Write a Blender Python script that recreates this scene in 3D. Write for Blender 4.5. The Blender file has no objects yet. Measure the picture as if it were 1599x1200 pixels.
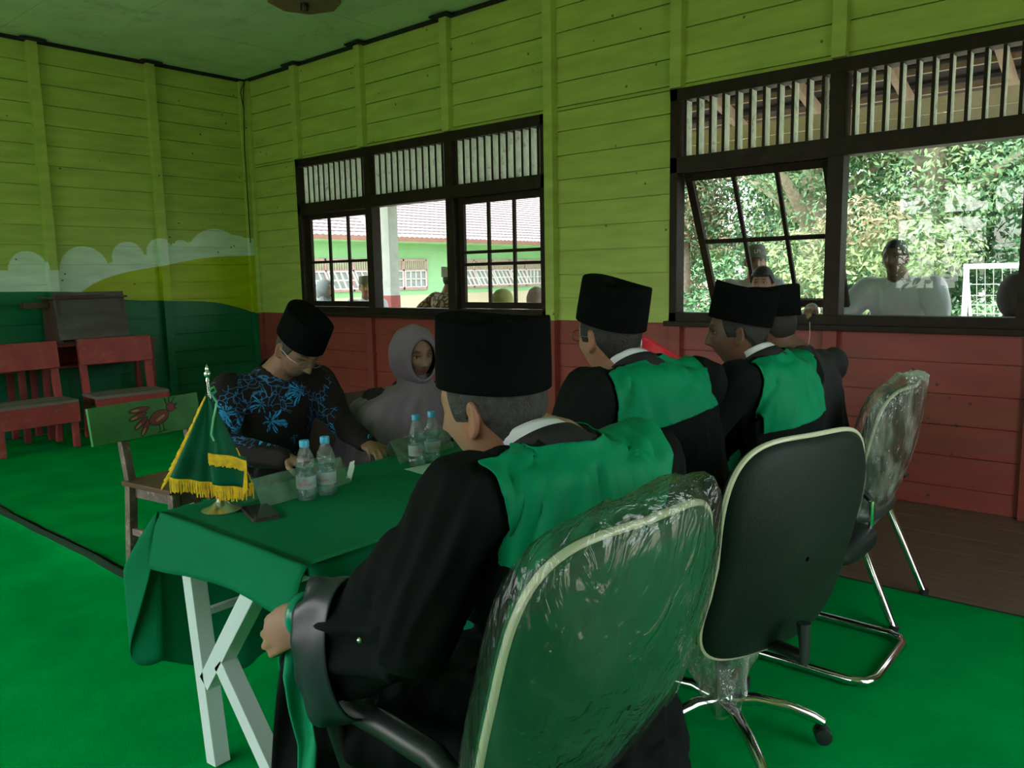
import bpy, bmesh, math, random
import numpy as np
from mathutils import Vector, Matrix, noise
from math import sin, cos, pi, radians, sqrt

SC = bpy.context.scene
COL = SC.collection
random.seed(7)
rng = np.random.default_rng(7)

# ------------------------------------------------------------------ camera
FPX = 1240.2
yaw, pitch, roll = 0.7082, 0.1343, -0.0191
CAMP = Vector((8.5382, -5.3119, 1.45))
_F = Vector((-sin(yaw)*cos(pitch), cos(yaw)*cos(pitch), -sin(pitch)))
_r = Vector((cos(yaw), sin(yaw), 0)); _u = _r.cross(_F)
_R = cos(roll)*_r + sin(roll)*_u
_U = -sin(roll)*_r + cos(roll)*_u
cd = bpy.data.cameras.new('camera'); cam = bpy.data.objects.new('camera', cd); COL.objects.link(cam)
cam.matrix_world = Matrix((( _R.x, _U.x, -_F.x, CAMP.x), (_R.y, _U.y, -_F.y, CAMP.y), (_R.z, _U.z, -_F.z, CAMP.z), (0, 0, 0, 1)))
cd.sensor_fit = 'HORIZONTAL'; cd.sensor_width = 36.0; cd.lens = FPX/1599*36.0
cd.clip_start = 0.05; cd.clip_end = 300
SC.camera = cam

# ------------------------------------------------------------------ sky, light, exposure
W = bpy.data.worlds.new('World'); SC.world = W; W.use_nodes = True
nt = W.node_tree; nt.nodes.clear()
wo = nt.nodes.new('ShaderNodeOutputWorld'); bg = nt.nodes.new('ShaderNodeBackground')
sky = nt.nodes.new('ShaderNodeTexSky'); sky.sky_type = 'NISHITA'; sky.sun_disc = False
sky.sun_elevation = radians(48); sky.sun_rotation = radians(200); sky.air_density = 1.0; sky.dust_density = 3.0
hs = nt.nodes.new('ShaderNodeHueSaturation'); hs.inputs['Saturation'].default_value = 0.25
mx = nt.nodes.new('ShaderNodeMix'); mx.data_type = 'RGBA'; mx.inputs[0].default_value = 0.5
mx.inputs[7].default_value = (0.95, 1.0, 1.0, 1)
nt.links.new(sky.outputs[0], hs.inputs['Color']); nt.links.new(hs.outputs[0], mx.inputs[6])
nt.links.new(mx.outputs[2], bg.inputs[0]); nt.links.new(bg.outputs[0], wo.inputs[0])
bg.inputs[1].default_value = 5.0
sd = bpy.data.lights.new('sun', 'SUN'); sun = bpy.data.objects.new('sun', sd); COL.objects.link(sun)
sd.energy = 2.0; sd.angle = radians(12); sd.color = (1.0, 0.96, 0.9)
sun.rotation_euler = Vector((-0.35, -0.5, -1.35)).to_track_quat('-Z', 'Y').to_euler()
SC.view_settings.view_transform = 'Standard'; SC.view_settings.look = 'None'
SC.view_settings.exposure = -1.22; SC.view_settings.gamma = 1.0; SC.view_settings.use_curve_mapping = False
cy = SC.cycles
cy.max_bounces = 12; cy.diffuse_bounces = 6; cy.glossy_bounces = 4; cy.transmission_bounces = 8; cy.transparent_max_bounces = 16
cy.use_denoising = True; cy.sample_clamp_indirect = 8.0
cy.caustics_reflective = False; cy.caustics_refractive = False

# ------------------------------------------------------------------ materials
MATS = {}
def lin(c):
    return tuple(((v/255)/12.92 if v/255 <= 0.04045 else ((v/255+0.055)/1.055)**2.4) for v in c)
def pm(name, color, rough=0.6, metal=0.0, var=0.12, scale=9.0, bump=0.0, bscale=60.0, spec=0.5, sheen=0.0, stretch=None, coat=0.0, dirt=None, dscale=6.0, damt=0.5):
    if name in MATS: return MATS[name]
    m = bpy.data.materials.new(name); m.use_nodes = True; t = m.node_tree; N = t.nodes; L = t.links
    b = N['Principled BSDF']
    tc = N.new('ShaderNodeTexCoord'); mp = N.new('ShaderNodeMapping'); L.new(tc.outputs['Object'], mp.inputs[0])
    if stretch: mp.inputs['Scale'].default_value = stretch
    no = N.new('ShaderNodeTexNoise'); no.inputs['Scale'].default_value = scale; no.inputs['Detail'].default_value = 5
    L.new(mp.outputs[0], no.inputs['Vector'])
    cr = N.new('ShaderNodeValToRGB'); L.new(no.outputs['Fac'], cr.inputs[0])
    cr.color_ramp.elements[0].position = 0.3; cr.color_ramp.elements[1].position = 0.7
    cr.color_ramp.elements[0].color = tuple(max(0, c*(1-var)) for c in color)+(1,)
    cr.color_ramp.elements[1].color = tuple(min(1, c*(1+var)) for c in color)+(1,)
    out = cr.outputs[0]
    if dirt:
        n2 = N.new('ShaderNodeTexNoise'); n2.inputs['Scale'].default_value = dscale; n2.inputs['Detail'].default_value = 8; n2.inputs['Roughness'].default_value = 0.7
        L.new(mp.outputs[0], n2.inputs['Vector'])
        mr = N.new('ShaderNodeMapRange'); mr.inputs[1].default_value = 0.55; mr.inputs[2].default_value = 0.68; mr.inputs[4].default_value = damt
        L.new(n2.outputs['Fac'], mr.inputs[0])
        mi = N.new('ShaderNodeMix'); mi.data_type = 'RGBA'; mi.inputs[7].default_value = tuple(dirt)+(1,)
        L.new(mr.outputs[0], mi.inputs[0]); L.new(out, mi.inputs[6]); out = mi.outputs[2]
    L.new(out, b.inputs['Base Color'])
    b.inputs['Roughness'].default_value = rough; b.inputs['Metallic'].default_value = metal
    b.inputs['Specular IOR Level'].default_value = spec
    if sheen: b.inputs['Sheen Weight'].default_value = sheen
    if coat: b.inputs['Coat Weight'].default_value = coat
    if bump:
        n3 = N.new('ShaderNodeTexNoise'); n3.inputs['Scale'].default_value = bscale; n3.inputs['Detail'].default_value = 4
        L.new(mp.outputs[0], n3.inputs['Vector'])
        bp = N.new('ShaderNodeBump'); bp.inputs['Strength'].default_value = bump; bp.inputs['Distance'].default_value = 0.01
        L.new(n3.outputs['Fac'], bp.inputs['Height']); L.new(bp.outputs[0], b.inputs['Normal'])
    MATS[name] = m; return m

def clear_mat(name, tint=(1, 1, 1), ior=1.45, rough=0.03, film=0.0, fcol=(0.8, 0.85, 0.8), bump=0.0, bscale=30, stretch=(1, 1, 1), boost=1.0, milky=0.0):
    """thin clear sheet: what passes is tinted, what is mirrored follows the Fresnel law"""
    if name in MATS: return MATS[name]
    m = bpy.data.materials.new(name); m.use_nodes = True; t = m.node_tree; N = t.nodes; L = t.links; N.clear()
    o = N.new('ShaderNodeOutputMaterial'); tr = N.new('ShaderNodeBsdfTransparent'); gl = N.new('ShaderNodeBsdfGlossy')
    tr.inputs[0].default_value = tint+(1,); gl.inputs['Roughness'].default_value = rough
    fr = N.new('ShaderNodeFresnel'); 
    ge = N.new('ShaderNodeNewGeometry'); im = N.new('ShaderNodeMapRange'); im.inputs[3].default_value = ior; im.inputs[4].default_value = 1/ior
    L.new(ge.outputs['Backfacing'], im.inputs[0]); L.new(im.outputs[0], fr.inputs[0])
    mu = N.new('ShaderNodeMath'); mu.operation = 'MULTIPLY'; mu.use_clamp = True; mu.inputs[1].default_value = boost; L.new(fr.outputs[0], mu.inputs[0])
    mixs = N.new('ShaderNodeMixShader'); L.new(mu.outputs[0], mixs.inputs[0]); L.new(tr.outputs[0], mixs.inputs[1]); L.new(gl.outputs[0], mixs.inputs[2])
    last = mixs
    if film:
        df = N.new('ShaderNodeBsdfDiffuse'); df.inputs[0].default_value = fcol+(1,)
        tc = N.new('ShaderNodeTexCoord'); mp = N.new('ShaderNodeMapping'); mp.inputs['Scale'].default_value = stretch; L.new(tc.outputs['Object'], mp.inputs[0])
        n1 = N.new('ShaderNodeTexNoise'); n1.inputs['Scale'].default_value = bscale*0.5; n1.inputs['Detail'].default_value = 6; L.new(mp.outputs[0], n1.inputs['Vector'])
        mr = N.new('ShaderNodeMapRange'); mr.inputs[1].default_value = 0.45; mr.inputs[2].default_value = 0.75; mr.inputs[3].default_value = milky; mr.inputs[4].default_value = film; L.new(n1.outputs['Fac'], mr.inputs[0])
        m2 = N.new('ShaderNodeMixShader'); L.new(mr.outputs[0], m2.inputs[0]); L.new(mixs.outputs[0], m2.inputs[1]); L.new(df.outputs[0], m2.inputs[2]); last = m2
        if bump:
            n2 = N.new('ShaderNodeTexNoise'); n2.inputs['Scale'].default_value = bscale; n2.inputs['Detail'].default_value = 3; n2.inputs['Distortion'].default_value = 1.5; L.new(mp.outputs[0], n2.inputs['Vector'])
            bp = N.new('ShaderNodeBump'); bp.inputs['Strength'].default_value = bump; bp.inputs['Distance'].default_value = 0.02
            L.new(n2.outputs['Fac'], bp.inputs['Height']); L.new(bp.outputs[0], gl.inputs['Normal']); L.new(bp.outputs[0], fr.inputs['Normal'])
    L.new(last.outputs[0], o.inputs[0])
    MATS[name] = m; return m

class X:
    """tiny expression builder over math nodes"""
    def __init__(s, t, v): s.t = t; s.v = v
    def _op(s, op, o=None, clamp=False):
        n = s.t.nodes.new('ShaderNodeMath'); n.operation = op; n.use_clamp = clamp
        for i, q in enumerate([s] if o is None else [s, o]):
            if isinstance(q, X): s.t.links.new(q.v, n.inputs[i])
            else: n.inputs[i].default_value = q
        return X(s.t, n.outputs[0])
    def __add__(s, o): return s._op('ADD', o)
    def __sub__(s, o): return s._op('SUBTRACT', o)
    def __mul__(s, o): return s._op('MULTIPLY', o)
    def lt(s, o): return s._op('LESS_THAN', o)
    def gt(s, o): return s._op('GREATER_THAN', o)
    def max(s, o): return s._op('MAXIMUM', o)
    def mix(s, c0, c1):
        n = s.t.nodes.new('ShaderNodeMix'); n.data_type = 'RGBA'; s.t.links.new(s.v, n.inputs[0])
        for i, c in ((6, c0), (7, c1)):
            if isinstance(c, tuple): n.inputs[i].default_value = c+(1,)
            else: s.t.links.new(c, n.inputs[i])
        return n.outputs[2]
def fcurve(t, x, x0, x1, pts, z0, z1):
    """piecewise curve z(x) as a Float Curve node; pts in scene units"""
    n = t.nodes.new('ShaderNodeFloatCurve'); m = n.mapping; c = m.curves[0]
    pts = [((p-x0)/(x1-x0), (q-z0)/(z1-z0)) for p, q in pts]
    c.points[0].location = pts[0]; c.points[1].location = pts[-1]
    for p in pts[1:-1]: c.points.new(*p)
    m.update()
    t.links.new(((x-x0)*(1/(x1-x0))).v, n.inputs['Value'])
    return X(t, n.outputs[0])*(z1-z0)+z0

YEL = (0.48, 0.60, 0.14); RED = (0.32, 0.066, 0.054)
def paint_nodes(m, base_sock_fn, rough=0.45):
    t = m.node_tree; N = t.nodes; L = t.links; b = N['Principled BSDF']
    tc = N.new('ShaderNodeTexCoord'); sp = N.new('ShaderNodeSeparateXYZ'); L.new(tc.outputs['Object'], sp.inputs[0])
    x, y, z = (X(t, sp.outputs[i]) for i in range(3))
    col = base_sock_fn(t, x, y, z)
    # brushed unevenness
    mp = N.new('ShaderNodeMapping'); mp.inputs['Scale'].default_value = (1, 1, 5); L.new(tc.outputs['Object'], mp.inputs[0])
    no = N.new('ShaderNodeTexNoise'); no.inputs['Scale'].default_value = 2.3; no.inputs['Detail'].default_value = 7; L.new(mp.outputs[0], no.inputs['Vector'])
    mr = N.new('ShaderNodeMapRange'); mr.inputs[1].default_value = 0.3; mr.inputs[2].default_value = 0.7; mr.inputs[3].default_value = 0.86; mr.inputs[4].default_value = 1.12; L.new(no.outputs['Fac'], mr.inputs[0])
    mul = N.new('ShaderNodeVectorMath'); mul.operation = 'SCALE'; L.new(col, mul.inputs[0]); L.new(mr.outputs[0], mul.inputs['Scale'])
    # dark chips and smudges
    vo = N.new('ShaderNodeTexVoronoi'); vo.inputs['Scale'].default_value = 7.0; L.new(tc.outputs['Object'], vo.inputs['Vector'])
    n2 = N.new('ShaderNodeTexNoise'); n2.inputs['Scale'].default_value = 1.1; L.new(tc.outputs['Object'], n2.inputs['Vector'])
    n3 = N.new('ShaderNodeTexNoise'); n3.inputs['Scale'].default_value = 45; L.new(tc.outputs['Object'], n3.inputs['Vector'])
    d = X(t, vo.outputs['Distance']) + X(t, n3.outputs['Fac'])*0.12
    spot = d.lt(0.135)*X(t, n2.outputs['Fac']).gt(0.47)
    c2 = (spot*0.75).mix(mul.outputs[0], (0.03, 0.035, 0.02))
    L.new(c2, b.inputs['Base Color']); b.inputs['Roughness'].default_value = rough; b.inputs['Specular IOR Level'].default_value = 0.35
    bp = N.new('ShaderNodeBump'); bp.inputs['Strength'].default_value = 0.25; bp.inputs['Distance'].default_value = 0.004
    L.new(no.outputs['Fac'], bp.inputs['Height']); L.new(bp.outputs[0], b.inputs['Normal'])
def two_tone(t, x, y, z):
    no = t.nodes.new('ShaderNodeTexNoise'); no.inputs['Scale'].default_value = 5; no.inputs['Detail'].default_value = 8
    fade = X(t, no.outputs['Fac']).gt(0.57)*0.35
    redc = fade.mix(RED, (0.22, 0.09, 0.055))
    return z.gt(1.085).mix(redc, YEL)
def mural(t, x, y, z):
    dark = z.lt(fcurve(t, y, -8, 0, [(-8, 1.40), (-3.5, 1.42), (-2.72, 1.40), (-2.27, 1.39), (-2.0, 1.375), (-1.54, 1.285), (-1.16, 1.262), (-0.6, 1.228), (-0.3, 1.16), (0, 1.05)], 0.8, 2.4))
    light = z.lt(fcurve(t, y, -8, 0, [(-8, 1.0), (-2.3, 1.0), (-2.0, 1.375), (-1.65, 1.544), (-1.13, 1.642), (-0.565, 1.734), (0, 1.755)], 0.8, 2.4))
    cl = z.lt(fcurve(t, y, -8, 0, [(-8, 1.6), (-2.8, 1.6), (-1.9, 1.62), (-1.6, 1.70), (-1.25, 1.77), (-0.9, 1.88), (-0.5, 1.95), (0, 1.955)], 0.8, 2.4))
    for cyy, cz, r in [(-2.46, 1.61, .17), (-1.945, 1.60, .235), (-1.50, 1.72, .17), (-1.16, 1.785, .145), (-0.92, 1.79, .13), (-0.50, 1.69, .365), (-0.25, 1.74, .25), (-3.0, 1.6, .24), (-3.5, 1.6, .2), (-4.1, 1.6, .26)]:
        dy = y-cyy; dz = z-cz
        cl = cl.max((dy*dy+dz*dz).lt(r*r))
    c = cl.mix(YEL, (0.74, 0.92, 0.80))
    c = light.mix(c, (0.46, 0.56, 0.01))
    return dark.mix(c, (0.004, 0.17, 0.075))
def wallmat(name, fn):
    m = bpy.data.materials.new(name); m.use_nodes = True; paint_nodes(m, fn); MATS[name] = m; return m
M_wall = wallmat('painted_boards', two_tone)
M_mural = wallmat('mural_boards', mural)

# ------------------------------------------------------------------ mesh helpers
class MB:
    def __init__(s): s.v = []; s.f = []; s.m = []; s.mi = 0
    def add(s, vs, fs):
        o = len(s.v); s.v += [tuple(p) for p in vs]; s.f += [tuple(i+o for i in f) for f in fs]; s.m += [s.mi]*len(fs); return s
    def box(s, a, b, M=None):
        x0, y0, z0 = a; x1, y1, z1 = b
        vs = [(x0, y0, z0), (x1, y0, z0), (x1, y1, z0), (x0, y1, z0), (x0, y0, z1), (x1, y0, z1), (x1, y1, z1), (x0, y1, z1)]
        if M is not None: vs = [M @ Vector(p) for p in vs]
        return s.add(vs, [(0, 3, 2, 1), (4, 5, 6, 7), (0, 1, 5, 4), (1, 2, 6, 5), (2, 3, 7, 6), (3, 0, 4, 7)])
    def cbox(s, c, d, M=None):
        return s.box([c[i]-d[i]/2 for i in range(3)], [c[i]+d[i]/2 for i in range(3)], M)
    def beam(s, p, q, w, h, up=(0, 0, 1)):
        """box of section w x h running from p to q"""
        p = Vector(p); q = Vector(q); d = (q-p); L = d.length; d = d.normalized(); up = Vector(up)
        r = d.cross(up); r = r.normalized() if r.length > 1e-4 else Vector((1, 0, 0)); u = r.cross(d)
        M = Matrix(((r.x, d.x, u.x, p.x), (r.y, d.y, u.y, p.y), (r.z, d.z, u.z, p.z), (0, 0, 0, 1)))
        return s.box((-w/2, 0, -h/2), (w/2, L, h/2), M)
    def tube(s, pts, r, n=10, closed=False, cap=True):
        pts = [Vector(p) for p in pts]; k = len(pts); rs = r if hasattr(r, '__len__') else [r]*k
        vs = []; fs = []; prev = None
        for i, p in enumerate(pts):
            if closed: d = pts[(i+1) % k]-pts[i-1]
            else: d = pts[min(i+1, k-1)]-pts[max(i-1, 0)]
            d.normalize()
            if prev is None:
                a = Vector((0, 0, 1)) if abs(d.z) < 0.9 else Vector((1, 0, 0)); a = (a-d*a.dot(d)).normalized()
            else: a = (prev-d*prev.dot(d)).normalized()
            prev = a; b = d.cross(a)
            for j in range(n):
                t = 2*pi*j/n; vs.append(p+(a*cos(t)+b*sin(t))*rs[i])
        for i in range(k if closed else k-1):
            for j in range(n):
                i2 = (i+1) % k; j2 = (j+1) % n
                fs.append((i*n+j, i*n+j2, i2*n+j2, i2*n+j))
        if cap and not closed:
            fs.append(tuple(range(n))[::-1]); fs.append(tuple((k-1)*n+j for j in range(n)))
        return s.add(vs, fs)
    def lathe(s, prof, c=(0, 0, 0), n=32, sx=1, sy=1, M=None, rf=None):
        """prof: (r, z) list"""
        vs = []; fs = []
        for r, z in prof:
            for j in range(n):
                t = 2*pi*j/n; rr = r*(rf(t, z) if rf else 1); p = Vector((rr*cos(t)*sx, rr*sin(t)*sy, z))
                if M is not None: p = M @ p
                vs.append((p.x+c[0], p.y+c[1], p.z+c[2]))
        k = len(prof)
        for i in range(k-1):
            for j in range(n):
                j2 = (j+1) % n; fs.append((i*n+j, i*n+j2, (i+1)*n+j2, (i+1)*n+j))
        if prof[0][0] > 1e-5: fs.append(tuple(range(n))[::-1])
        if prof[-1][0] > 1e-5: fs.append(tuple((k-1)*n+j for j in range(n)))
        return s.add(vs, fs)
    def grid(s, fn, nu, nv, closed_u=False):
        vs = [fn(i/(nu if closed_u else nu-1), j/(nv-1)) for j in range(nv) for i in range(nu)]
        fs = []
        for j in range(nv-1):
            for i in range(nu if closed_u else nu-1):
                i2 = (i+1) % nu; fs.append((j*nu+i, j*nu+i2, (j+1)*nu+i2, (j+1)*nu+i))
        return s.add(vs, fs)
    def build(s, name, mat, parent=None, smooth=False, loc=None, bevel=0, subd=0, solid=0, auto=True, rz=0, **props):
        me = bpy.data.meshes.new(name); me.from_pydata(s.v, [], s.f)
        mats = mat if isinstance(mat, (list, tuple)) else [mat]
        for q in mats: me.materials.append(q)
        if len(mats) > 1: me.polygons.foreach_set('material_index', s.m)
        me.validate(); bm = bmesh.new(); bm.from_mesh(me)
        bmesh.ops.remove_doubles(bm, verts=bm.verts, dist=1e-6)
        if not solid: bmesh.ops.recalc_face_normals(bm, faces=bm.faces)
        bm.to_mesh(me); bm.free()
        o = bpy.data.objects.new(name, me); COL.objects.link(o)
        if parent is not None: o.parent = parent
        if loc is not None: o.location = loc
        if rz: o.rotation_euler.z = rz
        if smooth: me.polygons.foreach_set('use_smooth', [True]*len(me.polygons)); 
        if solid:
            q = o.modifiers.new('solid', 'SOLIDIFY'); q.thickness = solid; q.offset = 0
        if bevel:
            q = o.modifiers.new('bevel', 'BEVEL'); q.width = bevel; q.segments = 2; q.limit_method = 'ANGLE'; q.angle_limit = radians(40)
        if subd:
            q = o.modifiers.new('sub', 'SUBSURF'); q.levels = subd; q.render_levels = subd
        if smooth and auto and not subd:
            sharp(o, 45)
        for k, v in props.items(): o[k] = v
        return o
def sharp(o, ang=45):
    me = o.data; bm = bmesh.new(); bm.from_mesh(me); c = radians(ang)
    for e in bm.edges:
        e.smooth = not (len(e.link_faces) == 2 and e.calc_face_angle(0) > c)
    bm.to_mesh(me); bm.free()
def empty(name, loc=(0, 0, 0), rz=0, label=None, cat=None, group=None):
    o = bpy.data.objects.new(name, None); COL.objects.link(o); o.location = loc; o.rotation_euler.z = rz; o.empty_display_size = 0.1
    tag(o, label, cat, group); return o
def tag(o, label=None, cat=None, group=None, kind=None):
    if label: o['label'] = label
    if cat: o['category'] = cat
    if group: o['group'] = group
    if kind: o['kind'] = kind
    return o
def copy_tree(o, parent=None):
    c = o.copy(); COL.objects.link(c); c.parent = parent
    for ch in [q for q in bpy.data.objects if q.parent == o]: copy_tree(ch, c)
    return c
def rect_curve(w, h, r, n=6):
    pts = []
    for cx, cyy, a0 in ((w/2-r, h/2-r, 0), (-w/2+r, h/2-r, 90), (-w/2+r, -h/2+r, 180), (w/2-r, -h/2+r, 270)):
        for i in range(n+1):
            a = radians(a0+90*i/n); pts.append((cx+r*cos(a), cyy+r*sin(a)))
    return pts
def S(o): o['kind'] = 'structure'; return o
# ================================================================== THE ROOM
H = 3.76; ZT = 2.76; ZB = 1.08; BP = 0.19
XR = 9.9; YF = -8.0           # right wall, wall behind the camera
M_brown = pm('dark_window_wood', (0.024, 0.014, 0.010), 0.55, var=0.3, scale=14, spec=.25, bump=0.15, dirt=(0.05, 0.038, 0.026), dscale=9, damt=.5)
M_mint = pm('mint_slats', (0.78, 0.92, 0.86), 0.55, var=0.12, scale=12, dirt=(0.10, 0.12, 0.10), dscale=16, damt=.6)
M_dark = pm('near_black', (0.01, 0.012, 0.01), 0.9)
M_ceil = pm('ceiling_board', (0.60, 0.80, 0.56), 0.55, var=0.10, scale=2.2, dirt=(0.12, 0.22, 0.10), dscale=3.0, damt=.35)
M_floorwood = pm('floor_planks', (0.15, 0.11, 0.085), 0.34, var=0.25, scale=5, stretch=(1, 8, 1), bump=0.1)
def boards(mb, ax, off, sgn, spans, z0, z1):
    """horizontal boards on a wall. ax 0: wall along x at y=off; ax 1: wall along y at x=off; sgn = side of the room"""
    z = 1.08-int((1.08-z0)/BP+0.999)*BP
    while z < z1-1e-3:
        a, b = max(z, z0), min(z+BP, z1)
        if b-a > 0.01:
            for (s0, s1) in spans(a+1e-3, b-1e-3):
                k = rng.normal(0, 0.0015); lip = 0.006
                # bottom edge stands a little proud of the board below
                for (u0, u1) in ((s0, s1),):
                    p = [(u0, a+0.003), (u1, a+0.003), (u1, b-0.003), (u0, b-0.003)]
                    fr = [0.012+k+lip, 0.012+k+lip, 0.008+k, 0.008+k]
                    if ax == 0:
                        vs = [(q[0], off+sgn*f_, q[1]) for q, f_ in zip(p, fr)]+[(q[0], off-sgn*0.012, q[1]) for q in p]
                    else:
                        vs = [(off+sgn*f_, q[0], q[1]) for q, f_ in zip(p, fr)]+[(off-sgn*0.012, q[0], q[1]) for q in p]
                    mb.add(vs, [(0, 1, 2, 3), (7, 6, 5, 4), (0, 4, 5, 1), (1, 5, 6, 2), (2, 6, 7, 3), (3, 7, 4, 0)])
        z += BP
W1 = (0.95, 4.43); W2 = (5.57, 9.05)
def spans_back(a, b):
    if b <= ZB+0.02 or a >= ZT-0.02: return [(0, XR)]
    if a < ZB: return [(0, XR)]
    return [(0, W1[0]), (W1[1], W2[0]), (W2[1], XR)]
mb = MB(); boards(mb, 0, 0.0, -1, spans_back, 0, ZB); boards(mb, 0, 0.0, -1, spans_back, ZB, ZT); boards(mb, 0, 0.0, -1, spans_back, ZT, H)
# solid backing (outer skin) with the two window holes
for a, b, c, d in ((0, XR, -0.5, ZB), (0, XR, ZT, H), (0, W1[0], ZB, ZT), (W1[1], W2[0], ZB, ZT), (W2[1], XR, ZB, ZT)):
    mb.box((a, 0.012, c), (b, 0.06, d))
S(mb.build('wall_back', M_wall))
mb = MB(); boards(mb, 1, 0.0, 1, lambda a, b: [(YF, 0)], 0, H); mb.box((-0.06, YF, -0.5), (-0.012, 0, H)); S(mb.build('wall_left', M_mural))
# the wall behind the camera: three window openings let the day in
FW = ((4.9, 6.9), (7.3, 9.3))
FD = (1.4, 4.3)
def spans_front(a, b):
    if a >= ZT-0.02: return [(0, XR)]
    if a < ZB: return [(0, FD[0]), (FD[1], XR)]
    return [(0, FD[0]), (FD[1], 4.9), (6.9, 7.3), (9.3, XR)]
mb = MB(); boards(mb, 0, YF, 1, spans_front, 0, ZB); boards(mb, 0, YF, 1, spans_front, ZB, ZT); boards(mb, 0, YF, 1, spans_front, ZT, H)
for a, b, c, d in ((0, FD[0], -.5, ZT), (FD[1], XR, -0.5, ZB), (FD[0], FD[1], -.5, 0), (0, XR, ZT, H), (FD[1], 4.9, ZB, ZT), (6.9, 7.3, ZB, ZT), (9.3, XR, ZB, ZT)):
    mb.box((a, YF-0.06, c), (b, YF-0.012, d))
S(mb.build('wall_front', M_wall))
# right wall with a wide double doorway
DY = (-4.0, -2.2)
def spans_r(a, b):
    if a >= 2.38: return [(YF, 0)]
    return [(YF, DY[0]), (DY[1], 0)]
mb = MB(); boards(mb, 1, XR, -1, spans_r, 0, 2.4); boards(mb, 1, XR, -1, spans_r, 2.4, H)
for a, b, c, d in ((YF, DY[0], -.5, H), (DY[1], 0, -.5, H), (DY[0], DY[1], 2.4, H), (DY[0], DY[1], -.5, 0)):
    mb.box((XR+0.012, a, c), (XR+0.06, b, d))
S(mb.build('wall_right', M_wall))
mb = MB()
for a, b in ((DY[0]-0.05, DY[0]+0.04), (DY[1]-0.04, DY[1]+0.05)): mb.box((XR-0.04, a, 0), (XR+0.08, b, 2.45))
mb.box((XR-0.04, DY[0]-0.05, 2.36), (XR+0.08, DY[1]+0.05, 2.46)); S(mb.build('door_1', M_brown))
mb = MB()
for a, b in ((FD[0]-.04, FD[0]+.05), (FD[1]-.05, FD[1]+.04)): mb.box((a, YF-.08, 0), (b, YF+.04, ZT))
mb.box((FD[0], YF-.08, ZT-.09), (FD[1], YF+.04, ZT)); S(mb.build('door_2', M_brown))
# floor planks, ceiling sheets
mb = MB(); y = YF
while y < 0:
    x = -rng.uniform(0, 2)
    while x < XR:
        L = rng.uniform(2.2, 3.6); mb.box((max(x, 0)+0.001, y+0.0015, -0.04), (min(x+L, XR)-0.001, min(y+0.14, 0)-0.0015, rng.uniform(-0.001, 0))); x += L
    y += 0.14
mb.box((0, YF, -0.08), (XR, 0, -0.04)); S(mb.build('floor', M_floorwood))
mb = MB(); y = -0.02
ys = [0.0, -0.52]+[-1.195-0.675*i for i in range(11)]
for i in range(len(ys)-1):
    xs = [0.0, 1.3+0.0, 2.62, 3.92, 5.22, 6.52, 7.82, 9.12, XR]
    for j in range(len(xs)-1):
        mb.box((xs[j]+0.004, ys[i+1]+0.004, H+rng.uniform(0, .003)), (xs[j+1]-0.004, ys[i]-0.004, H+0.012))
mb.box((-.06, YF-.06, H+0.014), (XR+.06, 0.06, H+0.03)); S(mb.build('ceiling', M_ceil))
# dark strip where wall meets ceiling
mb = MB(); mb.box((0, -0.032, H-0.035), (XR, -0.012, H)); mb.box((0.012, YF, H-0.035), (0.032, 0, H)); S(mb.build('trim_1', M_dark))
# upright posts
def post(n, x0, x1, y0, y1, z0, z1, mat=M_wall):
    mb = MB(); mb.box((x0, y0, z0), (x1, y1, z1)); S(mb.build('trim_%d' % n, mat, bevel=0.003))
k = 2
for xc in (1.03, 2.12, 3.32, 5.63, 6.76, 7.90, 9.0):
    post(k, xc-0.045, xc+0.045, -0.075, 0, ZT+0.0, H-0.03); k += 1
    post(k, xc-0.045, xc+0.045, -0.06, 0, 0.0, ZB-0.005); k += 1
post(k, 4.44, 4.53, -0.08, 0, 0, H-0.03); k += 1
for yc in (-1.14, -2.26, -3.38, -4.5, -5.6, -6.7):
    post(k, 0, 0.075, yc-0.045, yc+0.045, 0, H-0.03, M_mural); k += 1
post(k, 0, 0.06, -0.10, -0.0, 0, H-0.03, M_mural); k += 1
post(k, 0.06, 0.13, -0.045, -0.0, 0, H-0.03); k += 1
# thin dark pieces above each post
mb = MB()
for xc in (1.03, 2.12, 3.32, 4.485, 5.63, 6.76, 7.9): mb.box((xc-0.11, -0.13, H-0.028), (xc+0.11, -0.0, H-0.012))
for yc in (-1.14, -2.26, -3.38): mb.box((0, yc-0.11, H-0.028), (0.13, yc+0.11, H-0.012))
S(mb.build('trim_%d' % k, M_dark)); k += 1

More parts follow.
